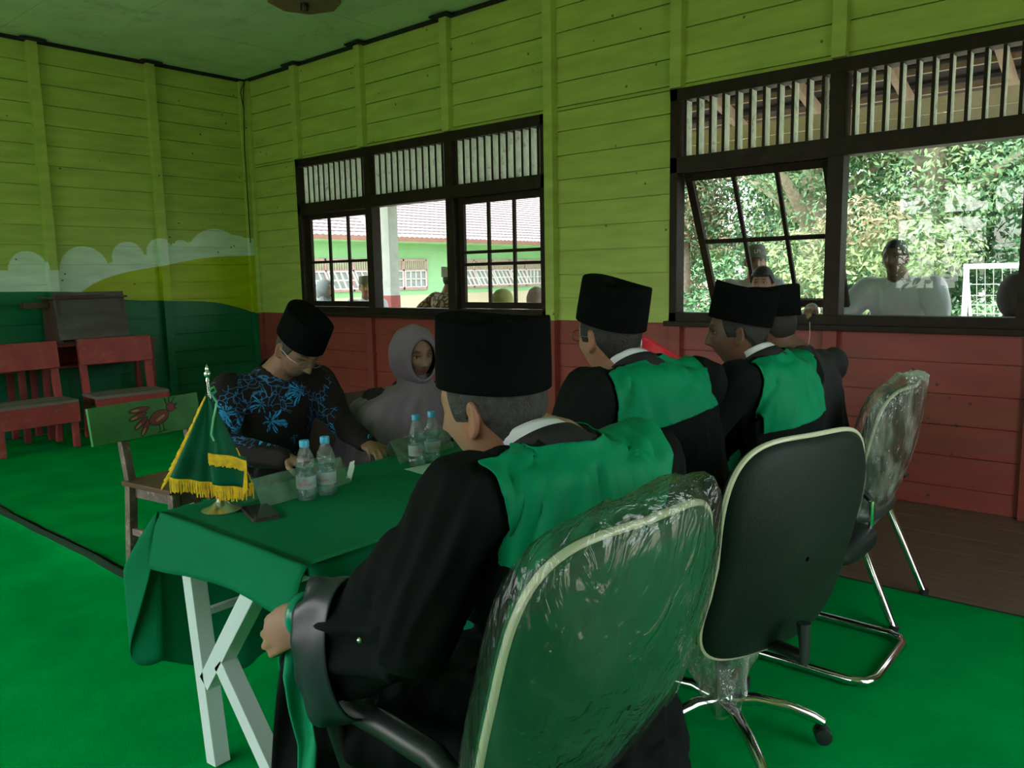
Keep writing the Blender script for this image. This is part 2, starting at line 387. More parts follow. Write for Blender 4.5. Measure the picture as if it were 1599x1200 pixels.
# ------------------------------------------------------------------ windows of the back wall
M_glass = clear_mat('window_glass', (0.93, 0.96, 0.94), 1.5, 0.0)
M_glass2 = clear_mat('window_glass_deep', (0.90, 0.95, 0.92), 1.5, 0.0)
def make_window(n, x0, divs, x1, slats):
    root = empty('window_%d' % n, (0, 0, 0)); root['kind'] = 'structure'
    mb = MB(); y0, y1 = -0.035, 0.085
    mb.box((x0, y0, ZT-0.085), (x1, y1, ZT)); mb.box((x0, y0, ZB), (x1, y1, ZB+0.085)); mb.box((x0, y0, 2.17), (x1, y1, 2.285))
    mb.box((x0, y0, ZB), (x0+0.06, y1, ZT)); mb.box((x1-0.06, y0, ZB), (x1, y1, ZT))
    for d in divs: mb.box((d-0.05, y0+0.005, ZB), (d+0.05, y1, ZT-0.002))
    mb.build('window_frame', M_brown, root, bevel=0.004)
    s = MB(); s.box((x0-0.02, -0.085, ZB-0.015), (x1+0.02, 0.02, ZB+0.022)); s.build('window_sill', M_brown, root, bevel=0.004)
    edges = [x0+0.06]+[q for d in divs for q in (d-0.05, d+0.05)]+[x1-0.06]
    for bI in range(len(edges)//2):
        a, b = edges[2*bI], edges[2*bI+1]; m = MB(); N = slats
        for i in range(N):
            xx = a+(b-a)*(i+0.5)/N
            m.mi = 0; m.box((xx-0.007, -0.005, 2.285), (xx+0.007, 0.078, ZT-0.085))
            m.mi = 1; m.box((xx-0.009, -0.012, 2.285), (xx+0.009, -0.004, ZT-0.085))
        m.build('louver_slats', [M_mint, M_brown], root)
    return root, edges
w1, e1 = make_window(1, W1[0], (2.15, 3.30), W1[1], 12)
w2, e2 = make_window(2, W2[0], (6.75, 7.83), W2[1], 11)
def sash(root, a, b, z0, z1, cols, rails, y=0.03, open_=0.0, mat=M_brown):
    """glazed casement; hinged along its top edge when open_ is set"""
    e = bpy.data.objects.new('casement', None); COL.objects.link(e); e.parent = root; e.location = (0, y, z1); e.rotation_euler.x = open_
    h = z1-z0; m = MB(); t = 0.035; fw = 0.055
    m.box((a, 0, -h), (a+fw, t, 0)); m.box((b-fw, 0, -h), (b, t, 0)); m.box((a+fw, 0, -fw), (b-fw, t, 0)); m.box((a+fw, 0, -h), (b-fw, t, -h+fw))
    for i in range(1, cols):
        xx = a+fw+(b-a-2*fw)*i/cols; m.box((xx-0.014, 0.004, -h+fw), (xx+0.014, t-0.004, -fw))
    for r in rails: m.box((a+fw, 0.005, -h*r-0.014), (b-fw, t-0.005, -h*r+0.014))
    m.build('sash_frame', mat, e, bevel=0.003)
    g = MB(); g.box((a+fw-0.01, t/2-0.0015, -h+fw-0.01), (b-fw+0.01, t/2+0.0015, -fw+0.01)); g.build('pane', M_glass, e)
    return e
sash(w1, e1[0]+0.015, e1[1]-0.0, ZB+0.09, 2.165, 3, (0.52,))
sash(w1, e1[4]+0.01, e1[5]-0.005, ZB+0.09, 2.165, 3, (0.49, 0.60))
g = MB(); g.box((e1[2], 0.03, ZB+0.08), (e1[3], 0.033, 2.175)); g.build('pane', M_glass, w1)
sash(w2, e2[0]+0.01, e2[1]-0.01, ZB+0.0, 2.165, 3, (0.50,), y=0.05, open_=radians(26))
g = MB(); g.box((e2[2], 0.035, ZB+0.08), (e2[3], 0.039, 2.175)); g.build('pane', M_glass2, w2)
sash(w2, e2[4]+0.01, e2[5]-0.01, ZB+0.10, 2.165, 3, (0.50,), y=0.03)
# windows behind the camera
for q, (a, b) in enumerate(FW):
    root = empty('window_%d' % (3+q), (0, 0, 0)); root['kind'] = 'structure'
    mb = MB(); y0, y1 = YF-0.08, YF+0.03
    for zz in ((ZB, ZB+.08), (ZT-.08, ZT), (2.2, 2.28)): mb.box((a, y0, zz[0]), (b, y1, zz[1]))
    for xx in (a+.04, a+(b-a)/3, a+(b-a)*2/3, b-.04): mb.box((xx-.04, y0, ZB), (xx+.04, y1, ZT))
    mb.box((a, YF-.04, 1.66), (b, YF-.01, 1.70)); mb.build('window_frame', M_brown, root)

# ------------------------------------------------------------------ porch outside the back wall
M_ground = pm('pale_yard', (0.42, 0.38, 0.27), 0.95, var=0.25, scale=0.6, dirt=(0.16, 0.22, 0.06), dscale=0.5, damt=.8)
M_cream = pm('cream_planks', (0.92, 0.82, 0.74), 0.7, var=0.1)
M_rafter = pm('rafter_wood', (0.34, 0.27, 0.21), 0.7, var=0.2)
M_tile = pm('dark_tile', (0.03, 0.028, 0.028), 0.8, var=0.3)
M_slab = pm('porch_concrete', (0.30, 0.28, 0.24), 0.9)
mb = MB(); mb.box((-60, -60, -0.62), (60, 80, -0.50)); S(mb.build('ground', M_ground))
mb = MB(); mb.box((-1.0, 0.06, -0.5), (12, 2.1, -0.06)); S(mb.build('porch_floor', M_slab))
rt = empty('porch_roof', (5, 1.5, 2.4)); rt['kind'] = 'structure'
def P5(*p): return Vector(p)-Vector((5, 1.5, 2.4))
m = MB(); m.beam(P5(-1, 0.05, 3.62), P5(-1, 0.05, 3.62), .1, .1) if False else None
m = MB(); m.box(P5(-1.2, 1.44, 2.37), P5(12, 1.56, 2.50)); m.build('beam', M_rafter, rt)
m = MB()
for i in range(2): m.box(P5(-1.2, 1.57, 2.50+i*0.125), P5(12, 1.59, 2.62+i*0.125))
m.build('cream_board', M_cream, rt)
m = MB(); xx = -0.9
while xx < 12:
    m.beam(P5(xx, 0.02, 3.50), P5(xx, 2.3, 2.82), 0.06, 0.10); xx += 0.75
m.build('rafters', M_rafter, rt)
m = MB()
for i in range(7):
    yy = 0.2+i*0.34; zz = 3.50-(yy-0.02)*0.298+0.06; m.box(P5(-1.2, yy-.02, zz), P5(12, yy+.02, zz+.04))
m.build('battens', M_rafter, rt)
m = MB()
for i in range(8):
    yy = 0.0+i*0.31; zz = 3.62-yy*0.298; m.add([P5(-1.3, yy, zz), P5(12.2, yy, zz), P5(12.2, yy+.33, zz-.07), P5(-1.3, yy+.33, zz-.07), P5(-1.3, yy, zz+.03), P5(12.2, yy, zz+.03), P5(12.2, yy+.33, zz-.04), P5(-1.3, yy+.33, zz-.04)],
      [(0, 1, 2, 3), (7, 6, 5, 4), (0, 4, 5, 1), (1, 5, 6, 2), (2, 6, 7, 3), (3, 7, 4, 0)])
m.build('tiles', M_tile, rt)
M_postw = pm('post_white', (0.60, 0.66, 0.64), 0.6, var=0.1); M_postr = pm('post_red', (0.42, 0.10, 0.09), 0.6)
for xx, lab in ((0.70, 'white timber porch post with red painted base outside left window'),):
    r_ = empty('porch_post', (xx, 1.5, -0.06), label=lab, cat='post')
    m = MB(); m.box((-.075, -.075, 1.30), (.075, .075, 2.43)); m.build('post_shaft', M_postw, r_, bevel=.004)
    m = MB(); m.box((-.078, -.078, 0), (.078, .078, 1.30)); m.build('post_base', M_postr, r_, bevel=.004)
    m = MB(); m.beam((-.06, 0, 1.95), (-.62, 0, 2.42), .07, .09); m.build('brace', M_postw, r_)

# ------------------------------------------------------------------ school building across the yard
M_bgreen = pm('pale_green_wall', (0.36, 0.68, 0.38), 0.8, var=0.06, scale=1); M_broof = pm('pink_tin_roof', (0.30, 0.23, 0.25), 0.65, var=0.08, scale=1)
M_bcream = pm('cream_wall', (0.75, 0.66, 0.50), 0.8, var=0.06, scale=1)
M_eave = pm('eave_rust', (0.34, 0.17, 0.13), 0.7); M_bslat = pm('vent_slat', (0.52, 0.46, 0.38), 0.7); M_bwhite = pm('white_lattice', (0.85, 0.83, 0.84), 0.6); M_bmar = pm('maroon_frame', (0.62, 0.36, 0.40), 0.6)
M_bdarkgl = pm('dark_pane', (0.42, 0.46, 0.48), 0.15, var=.1)
bl = empty('school_building', (-9.2, 14, -0.5), label='pale green school building with pinkish tin roof across the yard', cat='building')
def B(x, y, z): return (x+9.2, y-14, z+0.5)
m = MB(); m.mi = 0; m.box(B(-13, -2, 0.95), B(-9.7, 34, 2.75)); m.mi = 1; m.box(B(-13.02, -2.02, -0.5), B(-9.68, 34.02, 0.95)); m.build('wall', [M_bgreen, M_bcream], bl)
def corr(u, v):
    yy = -3+u*38; xx = -8.9-v*4.4; zz = 2.62+v*2.35+0.03*abs(sin(yy*16)); return B(xx, yy, zz)
m = MB(); m.grid(corr, 1400, 2); m.build('roof', M_broof, bl, solid=0.02)
m = MB()
for i in range(1, 22): m.box((0.3-i*.2-.005, -17, 2.62+.5+i*.107+.031), (0.3-i*.2+.005, 21, 2.62+.5+i*.107+.05))
m.build('roof_ribs', pm('rib_grey', (.14, .10, .11), .6), bl)
m = MB(); m.box(B(-8.94, -3, 2.52), B(-8.88, 35, 2.64)); m.build('eave_board', M_eave, bl)
m = MB(); m.box(B(-9.7, -3, 2.5), B(-8.9, 35, 2.53)); m.build('soffit', M_bgreen, bl)
for (ya, yb) in ((3.0, 5.6), (7.2, 11.95), (13.2, 18.6), (20.5, 25.5)):
    wf = MB(); X0 = -9.7
    for zz in ((1.12, 1.2), (1.98, 2.04), (1.68, 1.73)): wf.box(B(X0, ya, zz[0]), B(X0+.06, yb, zz[1]))
    N = int((yb-ya)/0.8)
    for i in range(N+1): yy = ya+(yb-ya)*i/N; wf.box(B(X0, yy-.03, 1.12), B(X0+.06, yy+.03, 2.04))
    fo = wf.build('window', M_bmar, bl)
    v = MB(); yy = ya
    while yy < yb: v.box(B(X0, yy, 1.73), B(X0+.04, yy+.045, 1.98)); yy += .085
    v.build('vent_slats', M_bslat, fo)
    v = MB(); v.box(B(X0+.005, ya, 1.2), B(X0+.02, yb, 1.68)); v.build('pane', M_bdarkgl, fo)
    v = MB()
    for i in range(N):
        y0_ = ya+(yb-ya)*i/N+.05; y1_ = ya+(yb-ya)*(i+1)/N-.05
        op = 0.28 if i < N-2 else 0.0
        def PT(yy, s): return B(X0+.07+op*s, yy, 1.68-.48*s)
        for yy in np.linspace(y0_, y1_, 5): v.beam(PT(yy, 0), PT(yy, 1), .035, .03)
        for s_ in (0, .5, 1): v.beam(PT(y0_, s_), PT(y1_, s_), .035, .03)
    v.build('lattice', M_bwhite, fo)
for (yy, zz) in ():
    pass
# ================================================================== TREES, GOAL AND YARD
def leaf_mat(name, c, c2):
    m = bpy.data.materials.new(name); m.use_nodes = True; t = m.node_tree; N = t.nodes; L = t.links; b = N['Principled BSDF']
    tc = N.new('ShaderNodeTexCoord'); no = N.new('ShaderNodeTexNoise'); no.inputs['Scale'].default_value = 1.6; no.inputs['Detail'].default_value = 6; L.new(tc.outputs['Object'], no.inputs['Vector'])
    cr = N.new('ShaderNodeValToRGB'); cr.color_ramp.elements[0].position = .35; cr.color_ramp.elements[1].position = .65
    cr.color_ramp.elements[0].color = c+(1,); cr.color_ramp.elements[1].color = c2+(1,); L.new(no.outputs[0], cr.inputs[0]); L.new(cr.outputs[0], b.inputs['Base Color'])
    b.inputs['Roughness'].default_value = .85; b.inputs['Specular IOR Level'].default_value = .12
    tl = N.new('ShaderNodeBsdfTranslucent'); L.new(cr.outputs[0], tl.inputs[0]); mx_ = N.new('ShaderNodeMixShader'); mx_.inputs[0].default_value = .2
    L.new(b.outputs[0], mx_.inputs[1]); L.new(tl.outputs[0], mx_.inputs[2]); L.new(mx_.outputs[0], N['Material Output'].inputs[0]); return m
LM = [leaf_mat('leaf_deep', (0.045, 0.13, 0.06), (0.11, 0.24, 0.11)), leaf_mat('leaf_mid', (0.11, 0.23, 0.12), (0.22, 0.36, 0.20)), leaf_mat('leaf_light', (0.17, 0.28, 0.13), (0.36, 0.44, 0.22)), leaf_mat('leaf_dry', (0.26, 0.21, 0.13), (0.42, 0.36, 0.24))]
M_bark = pm('bark', (0.30, 0.25, 0.19), .9, var=.3, scale=12)
def leaf_cloud(n, blobs, size, droop=0.3, seed=0):
    """n leaves spread over the outer shells of a few ellipsoid masses"""
    r = np.random.default_rng(seed); bl_ = np.array(blobs); w = (bl_[:, 3]*bl_[:, 4]); w /= w.sum()
    idx = r.choice(len(bl_), n, p=w); c = bl_[idx, :3]; rad = bl_[idx, 3:6]
    d = r.normal(size=(n, 3)); d /= np.linalg.norm(d, axis=1)[:, None]
    rr = r.uniform(0.62, 1.08, (n, 1))**0.8; p = c+d*rad*rr
    nrm = d+r.normal(scale=.55, size=(n, 3)); nrm[:, 2] += .5; nrm /= np.linalg.norm(nrm, axis=1)[:, None]
    a = np.cross(nrm, r.normal(size=(n, 3))); a[:, 2] -= droop; a -= nrm*(a*nrm).sum(1)[:, None]; a /= np.linalg.norm(a, axis=1)[:, None]; b = np.cross(nrm, a)
    s = size*r.uniform(.6, 1.4, (n, 1))
    v = np.stack([p-a*s, p-b*s*.38+a*s*-.1, p+a*s-nrm*s*.25, p+b*s*.38+a*s*-.1], 1).reshape(-1, 3)
    f = np.arange(4*n).reshape(-1, 4); return v, f
def cloud_obj(name, n, blobs, size, mats, parent=None, droop=.3, seed=0, probs=None):
    v, f = leaf_cloud(n, blobs, size, droop, seed); me = bpy.data.meshes.new(name); me.from_pydata(v.tolist(), [], f.tolist())
    for m in mats: me.materials.append(m)
    if len(mats) > 1: me.polygons.foreach_set('material_index', np.random.default_rng(seed).choice(len(mats), n, p=probs).tolist())
    o = bpy.data.objects.new(name, me); COL.objects.link(o); o.parent = parent; return o
def tree(x, y, h, w, mi, seed, label, n=5200, size=.13, low=.25, lean=0, probs=None, group=None):
    root = empty('tree', (x, y, -.5), label=label, cat='tree', group=group); r = np.random.default_rng(seed)
    t = MB(); pts = [(0, 0, 0), (lean*.3, .05, h*.3), (lean*.6, -.05, h*.6), (lean, 0, h*.9)]; t.tube(pts, [w*.09, w*.07, w*.05, w*.02], 8)
    for i in range(5):
        a = r.uniform(0, 2*pi); z0 = h*r.uniform(.3, .7); t.tube([(lean*z0/h, 0, z0), (cos(a)*w*.25, sin(a)*w*.25, z0+h*.12), (cos(a)*w*.42, sin(a)*w*.42, z0+h*.18)], [w*.035, w*.02, w*.008], 6)
    t.build('trunk', M_bark, root, smooth=True)
    bl_ = []
    for i in range(24):
        a = r.uniform(0, 2*pi); q = r.uniform(0, .36)*w; z = h*r.uniform(low, .95); s = w*r.uniform(.17, .30)
        bl_.append((cos(a)*q+lean*z/h, sin(a)*q, z, s, s, s*r.uniform(.7, 1.0)))
    cloud_obj('crown', n, bl_, size, [LM[k] for k in mi], root, seed=seed, probs=probs)
    return root
T = [(-1.8, 13.5, 7.5, 4.6, (1, 3), 1, 'grey-green vine-hung tree seen through the tilted casement', .3),
     (0.5, 15.0, 9, 5.0, (1, 0), 2, 'tall mid green tree behind the vine-hung tree', .12),
     (2.2, 12.2, 8.0, 5.0, (1, 0, 2), 3, 'broad pale green tree at the right half of the tilted casement', .05),
     (4.3, 12.8, 8.5, 5.0, (1, 2), 4, 'large light green tree filling the big pane behind the white-shirted man', .08),
     (6.4, 14.5, 8, 4.8, (0, 1), 5, 'deep green tree behind the goal', .1),
     (8.6, 13.5, 8.5, 5.0, (0, 1), 6, 'deep green tree at the right edge of the big pane', .08),
     (-4.0, 16, 8, 4.5, (0, 3), 7, 'dark tree beyond the left gap of the tilted casement', .15),
     (3.0, 19, 10, 6.5, (0, 1), 9, 'tall dark tree in the second row of the forest', .2),
     (8.0, 19, 9, 6, (0, 1), 10, 'dark tree rising behind the goal in the second row', .2),
     (11.5, 15, 8, 5, (1, 0), 11, 'green tree beyond the right end of the big pane', .1)]
for (x, y, h, w, mi, sd_, lab, low) in T:
    tree(x, y, h, w, mi, sd_, lab, n=26000 if y < 17 else 9000, size=.066 if y < 17 else .13, low=low)
# low yellowish bush with a few dead leaves in front of the wood
bs = empty('bush', (3.6, 10.2, -.5), label='yellow-green leafy bush with dry brown leaves at the forest edge', cat='bush')
t = MB()
for i in range(7):
    a = i*.9; t.tube([(0, 0, 0), (cos(a)*.4, sin(a)*.3, .9), (cos(a)*1.0, sin(a)*.7, 1.9)], [.03, .02, .008], 6)
t.build('stem', M_bark, bs)
cloud_obj('foliage', 4200, [(0, 0, 1.5, 1.3, .9, .9), (-.9, .1, 2.1, .9, .7, .7), (1.1, 0, 2.3, 1.1, .7, .6), (0.2, 0, 2.8, .8, .6, .5)], .065, [LM[2], LM[3]], bs, seed=21, probs=[.85, .15])
u = cloud_obj('undergrowth', 30000, [(x, 10.6+random.uniform(-.5, .8), -.1+random.uniform(0, .7), 1.3, .8, .75) for x in np.arange(-5, 12, .9)], .065, [LM[0], LM[1], LM[2]], seed=31, probs=[.4, .4, .2])
tag(u, 'low green undergrowth along the forest edge', 'undergrowth', kind='stuff')
u = cloud_obj('treeline', 16000, [(x, 24+random.uniform(-1, 1), z, 3.0, 1.2, 2.0) for x in np.arange(-5, 26, 3.2) for z in (1.2, 4.2, 7.2)], .22, [LM[0], LM[1]], seed=41, probs=[.75, .25])
tag(u, 'solid dark green wall of forest farthest behind the trees', 'treeline', kind='stuff')
u = cloud_obj('treeline', 9000, [(x, -21+random.uniform(-1, 1), z, 2.6, 1.2, 1.7) for x in np.arange(-8, 22, 2.8) for z in (.9, 3.2, 5.2)], .2, [LM[1], LM[2]], seed=43, probs=[.6, .4])
tag(u, 'green trees across the yard behind the camera, mirrored in the big pane', 'treeline', kind='stuff')
# football goal
M_white = pm('goal_white', (.85, .86, .86), .4, var=.03); M_net = pm('net_cord', (.75, .8, .78), .7)
gl_ = empty('football_goal', (6.17, 7.0, -.5), label='white football goal with net in the yard', cat='goal')
for i, dx in enumerate((0, 3.0)):
    m = MB(); m.tube([(dx, 0, 0), (dx, 0, 1.97)], .035, 12); m.build('goal_post', M_white, gl_, smooth=True)
    m = MB(); m.tube([(dx, 0, 1.95), (dx+.14, .5, 0.0)], .02, 8); m.build('back_stay', M_white, gl_, smooth=True)
m = MB(); m.tube([(-.035, 0, 1.97), (3.035, 0, 1.97)], .035, 12); m.build('crossbar', M_white, gl_, smooth=True)
m = MB()
def NP(u, v): return Vector((u*3.0, .1+.95*v+.1*sin(u*9)*v, 1.95-1.95*v**.75))
for i in range(31): m.tube([NP(i/30, j/8) for j in range(9)], .0035, 4)
for j in range(19): m.tube([NP(i/14, j/18) for i in range(15)], .0035, 4)
m.build('net', M_net, gl_)
# ================================================================== CARPETS
M_carpet = pm('green_carpet', (0.0, 0.32, 0.06), 1.0, var=.16, scale=3, bump=.6, bscale=260, spec=.0)
M_cedge_shade = pm('carpet_edge_seam_shade', (0.002, 0.035, 0.012), .95)  # dark hem, also used as painted shadow along the carpet seam
def carpet(label, x0, x1, y0, y1, wave0, wave1, z=0.007, curl=0):
    nx = int((x1-x0)/.12); m = MB()
    def f(u, v):
        x = x0+(x1-x0)*u; a = y0+wave0(x); b = y1+wave1(x); y = a+(b-a)*v
        zz = z+0.0015*noise.noise((x*1.3, y*1.3, 0))
        d0 = y-a; d1 = b-y
        if curl: zz += curl*math.exp(-(d1/.05)**2)*(0.6+.8*noise.noise((x*1.1, 3, 0)))
        return (x, y, max(zz, .004))
    vs = [0, .004, .01, .02, .05]+list(np.linspace(.1, .9, 12))+[.95, .98, .99, .996, 1]
    pts = [f(i/nx, v) for v in vs for i in range(nx+1)]; fs = []
    for j in range(len(vs)-1):
        for i in range(nx): k = j*(nx+1)+i; fs.append((k, k+1, k+nx+2, k+nx+1))
    m.add(pts, fs); m.m = [1 if (vs[i//nx] >= (.99 if curl else .99) or (i//nx == 0 and not curl)) else 0 for i in range(len(fs))]; m.mi = 1  # dark edge bands; on the curled edge the seam's shadow is painted in
    for j, w, y_ in ((0, wave0, y0), (len(vs)-1, wave1, y1)):
        o = j*(nx+1); e = [pts[o+i] for i in range(nx+1)]
        m.add(e+[(p[0], p[1], 0.0005) for p in e], [(i, i+1, nx+2+i, nx+1+i) for i in range(nx)])
    o = m.build('carpet', [M_carpet, M_cedge_shade], smooth=True); tag(o, label, 'carpet'); return o
wv = lambda x: .012*noise.noise((x*.8, 0, 5))+.02*noise.noise((x*2.1, 1, 5))
carpet('bright green carpet strip running under the chairs and table to the plank floor', .12, 9.85, -3.64, -1.55, wv, lambda x: .012*noise.noise((x, 8, 0)), .008)
carpet('bright green carpet strip in the near left foreground with a curled wavy edge', .12, 9.85, -7.3, -3.675, lambda x: 0, lambda x: wv(x)-.012, .010, curl=.034)
carpet('bright green carpet under the red benches near the corner', .12, 5.0, -1.52, -.12, lambda x: 0, lambda x: 0, .007)

# ================================================================== TABLE, CLOTH
M_steel = pm('white_steel', (.62, .74, .74), .35, var=.03); M_top = pm('table_board', (.25, .2, .15), .6)
TX0, TX1, TY0, TY1, TZ = 6.17, 6.93, -4.22, -1.45, 0.745
tb = empty('table', ((TX0+TX1)/2, (TY0+TY1)/2, 0.0), label='long meeting table with white steel K-shaped legs under the green cloth', cat='table')
def TP(x, y, z): return (x-(TX0+TX1)/2, y-(TY0+TY1)/2, z)
m = MB(); m.box(TP(TX0+.01, TY0+.01, TZ-.025), TP(TX1-.01, TY1-.01, TZ)); m.build('tabletop', M_top, tb, bevel=.003)
for yy in (TY0+.012, -2.85, TY1-.09):
    for nm, p, q in (('leg', (6.395, 0, .012), (6.315, 0, TZ-.03)), ('brace', (6.385, 0, .27), (6.745, 0, TZ-.03)), ('leg', (6.80, 0, .012), (6.475, 0, .36))):
        m = MB(); m.beam(TP(p[0], yy, p[2]), TP(q[0], yy, q[2]), .052, .05, up=(0, 1, 0)); m.build(nm, M_steel, tb, bevel=.002)
m = MB(); m.beam(TP(TX0+.08, TY0+.09, TZ-.32), TP(TX0+.08, TY1-.09, TZ-.32), .02, .02); m.build('stretcher', M_steel, tb)
M_cloth = pm('green_cloth', (0.0, 0.165, 0.066), .8, var=.07, scale=4, spec=.12, bump=.08, bscale=30)
def cloth():
    m = MB(); z = TZ+.008
    # cloth coordinates: s across x (with both drops), t along y (with the short end drop)
    L0, L1 = .17, .22      # end drop near camera, table side drop (chairs side)
    xs = list(np.linspace(TX0, TX1, 26)); nt = 90
    # top
    ys = list(np.linspace(TY0, TY1, nt))
    def top(x, y):
        w = .0035*noise.noise((x*4, y*2.2, 0))+.002*noise.noise((x*9, y*5, 2))
        return (x, y, z+abs(w))
    P = [[top(x, y) for x in xs] for y in ys]
    vs = [p for r in P for p in r]; fs = []; nx = len(xs)
    for j in range(nt-1):
        for i in range(nx-1): k = j*nx+i; fs.append((k, k+1, k+nx+1, k+nx))
    m.add(vs, fs)
    # near end drop: short hem, longer and ragged to the far-left corner
    def drop(edge, fn, n):
        k = len(edge); rows = []
        for j in range(n+1):
            v = j/n; rows.append([fn(i/(k-1), v, p) for i, p in enumerate(edge)])
        vs = [p for r in rows for p in r]
        m.add(vs, [(j*k+i, j*k+i+1, (j+1)*k+i+1, (j+1)*k+i) for j in range(n) for i in range(k-1)])
    e = P[0]
    def f_end(u, v, p):
        Lh = .115+.05*(1-u)**2+.012*u
        sm = min(1, v*4)
        return (p[0]+.004*sin(u*11)*v, p[1]-.010*sm-.03*v-.012*v*sin(u*7+1), p[2]-Lh*v)
    drop(e, f_end, 10)
    # side facing the chairs
    e = [r[-1] for r in P]
    def f_side(u, v, p):
        return (p[0]+.008*min(1, v*4)+.02*v+.014*v*sin(u*34)+.008*v*sin(u*81), p[1], p[2]-(.16+.25*min(1, u*5))*v)
    drop(e, f_side, 12)
    # far long side: cloth hangs almost to the floor
    e = [r[0] for r in P]
    def f_far(u, v, p):
        hang = .62 if u > .08 else .50+.12*u/.08
        return (p[0]-.012*min(1, v*6)-.05*v-.03*v*sin(u*46)-.012*v*sin(u*101+1), p[1]-.02*v*(1-u), p[2]-hang*v)
    drop(e, f_far, 24)
    # corner flap that hangs at the near far-left corner
    a = P[0][0]
    def flap(u, v):
        # u around the corner from the end side to the long side
        th = u*pi/2; out = .17*(1-.25*v)*min(1, v*2.5)*sin(th*2)*.8
        x = a[0]-sin(th)*(.012+.05*v)-out*.72; y = a[1]-cos(th)*(.010+.03*v)-out*.55*(1-v*.2)
        hang = (.165*(1-u)+.50*u)+.14*sin(2*th)
        return (x+.01*sin(u*9)*v, y, a[2]-hang*v)
    m.grid(flap, 14, 20)
    o = m.build('tablecloth', M_cloth, smooth=True, solid=.003, auto=False)
    # origin under the table top
    return o
tag(cloth(), 'plain dark green cloth draped over the long table', 'tablecloth')

# ================================================================== THINGS ON THE TABLE
ZT0 = TZ+.0105
M_silver = pm('silver', (.80, .82, .82), .26, metal=1, var=.03); M_flag = pm('flag_green', (0.0, .10, .045), .6, var=.1, spec=.2); M_gold = pm('gold_fringe', (.90, .56, .02), .55, var=.25, scale=60)
fl = empty('table_flag', (6.32, -4.10, ZT0), label='small green flag with gold fringe on a silver stand', cat='flag')
m = MB(); m.lathe([(.0, 0), (.058, 0), (.060, .006), (.050, .010), (.030, .018), (.014, .034), (.010, .055), (.0075, .06)], n=40); m.build('stand_base', M_silver, fl, smooth=True)
m = MB(); m.tube([(0, 0, .05), (-.004, -.004, .2), (-.012, -.010, .40)], .0045, 10); m.build('pole', M_silver, fl, smooth=True)
m = MB(); m.lathe([(0, 0), (.007, .002), (.004, .012), (.009, .018), (.010, .026), (.005, .033), (.006, .038), (.0, .056)], (-.012, -.010, .40), n=20); m.build('finial', M_silver, fl, smooth=True)
# flag plane basis: seen almost face on; rightwards along R of the camera, a little depth
fx = Vector((.76, .65, 0)).normalized(); fn = Vector((-.65, .76, 0))
def FP(s, h, d=0): return Vector((-.012, -.010, 0))+fx*s+Vector((0, 0, h))-fn*d
# outline of the hanging cloth (s to the right, h height): apex, left low corner, right low corner
def flagpt(u, v):
    # u 0..1 left to right, v 0 top..1 bottom
    top = (0.0, .365); L = (-.125, .115); Rr = (.115, .085); 
    sl = top[0]+(L[0]-top[0])*v**1.05; sr = top[0]+(Rr[0]-top[0])*v**.85
    hl = top[1]+(L[1]-top[1])*v; hr = top[1]+(Rr[1]-top[1])*v
    s = sl+(sr-sl)*u; h = hl+(hr-hl)*u-.012*sin(u*pi)*v
    d = .016+.020*sin(u*9+1.2)*v**.7*(1-.35*v)+.006*sin(u*23)*v
    return FP(s, h, d)
m = MB(); m.grid(flagpt, 40, 30); m.build('flag_cloth', M_flag, fl, smooth=True, solid=.0012, auto=False)
fr = MB()
def strand(p, q, r=.0016):
    fr.tube([p, (p+q)/2+Vector((rng.normal(0, .0012), rng.normal(0, .0012), 0)), q], [r, r, r*.7], 5)
n = 62
for i in range(n):
    u = i/(n-1); p = flagpt(u, 1); strand(p, p+Vector((rng.normal(0, .002), 0, -.036-rng.uniform(0, .014))), .0026)
for i in range(80):
    v = .03+.97*i/79; p = flagpt(0, v); strand(p, p-fx*(.016+.012*v)+Vector((0, 0, -.026-rng.uniform(0, .014))), .0026)
for i in range(26):
    v = .60+.40*i/25; p = flagpt(1, v); strand(p, p+fx*.014*(1-v)+Vector((0, 0, -.03))-fx*.002, .0021)
fr.tube([flagpt(0, v) for v in np.linspace(.05, 1, 16)], .0028, 6); fr.tube([flagpt(u, 1) for u in np.linspace(0, 1, 24)], .0028, 6)
fr.build('fringe', M_gold, fl)
# folded-over fringe band across the right half
fb = MB()
def bandpt(u, w): # w 0 top 1 bottom
    s = .010+.105*u; h = .195-.010*u*u-.003-.030*w-.018*u; 
    return FP(s, h, .060+.006*sin(u*8)-.018*u)
for i in range(46):
    u = i/45; fb.tube([bandpt(u, 0), bandpt(u, .5), bandpt(u, 1.0+rng.uniform(-.05, .2))], .0019, 5)
for i in range(26):
    w = i/25; p = bandpt(1, 0)+Vector((0, 0, -.085*w)); fb.tube([p, p+Vector((0, 0, -.022))-fx*.014*(w+.2)], .0021, 5)
fb.tube([bandpt(u, 0) for u in np.linspace(0, 1, 14)], .0028, 6); fb.build('folded_fringe', M_gold, fl)
m = MB(); m.grid(lambda u, v: FP(.01+.105*u, .195-.018*u-.10*v, .056+.006*sin(u*8)-.018*u-.01*v), 12, 8); m.build('folded_corner', M_flag, fl, smooth=True, solid=.001, auto=False)
m = MB(); rb = [FP(.006, .375, .01), FP(.022, .385, .012), FP(.028, .372, .014), FP(.012, .368, .016), FP(.03, .34, .02), FP(.02, .29, .028), FP(.012, .245, .034), FP(.018, .225, .034)]
m.tube(rb, .0035, 6); m.build('ribbon', pm('ribbon_green', (0.01, .42, .12), .3), fl, smooth=True)
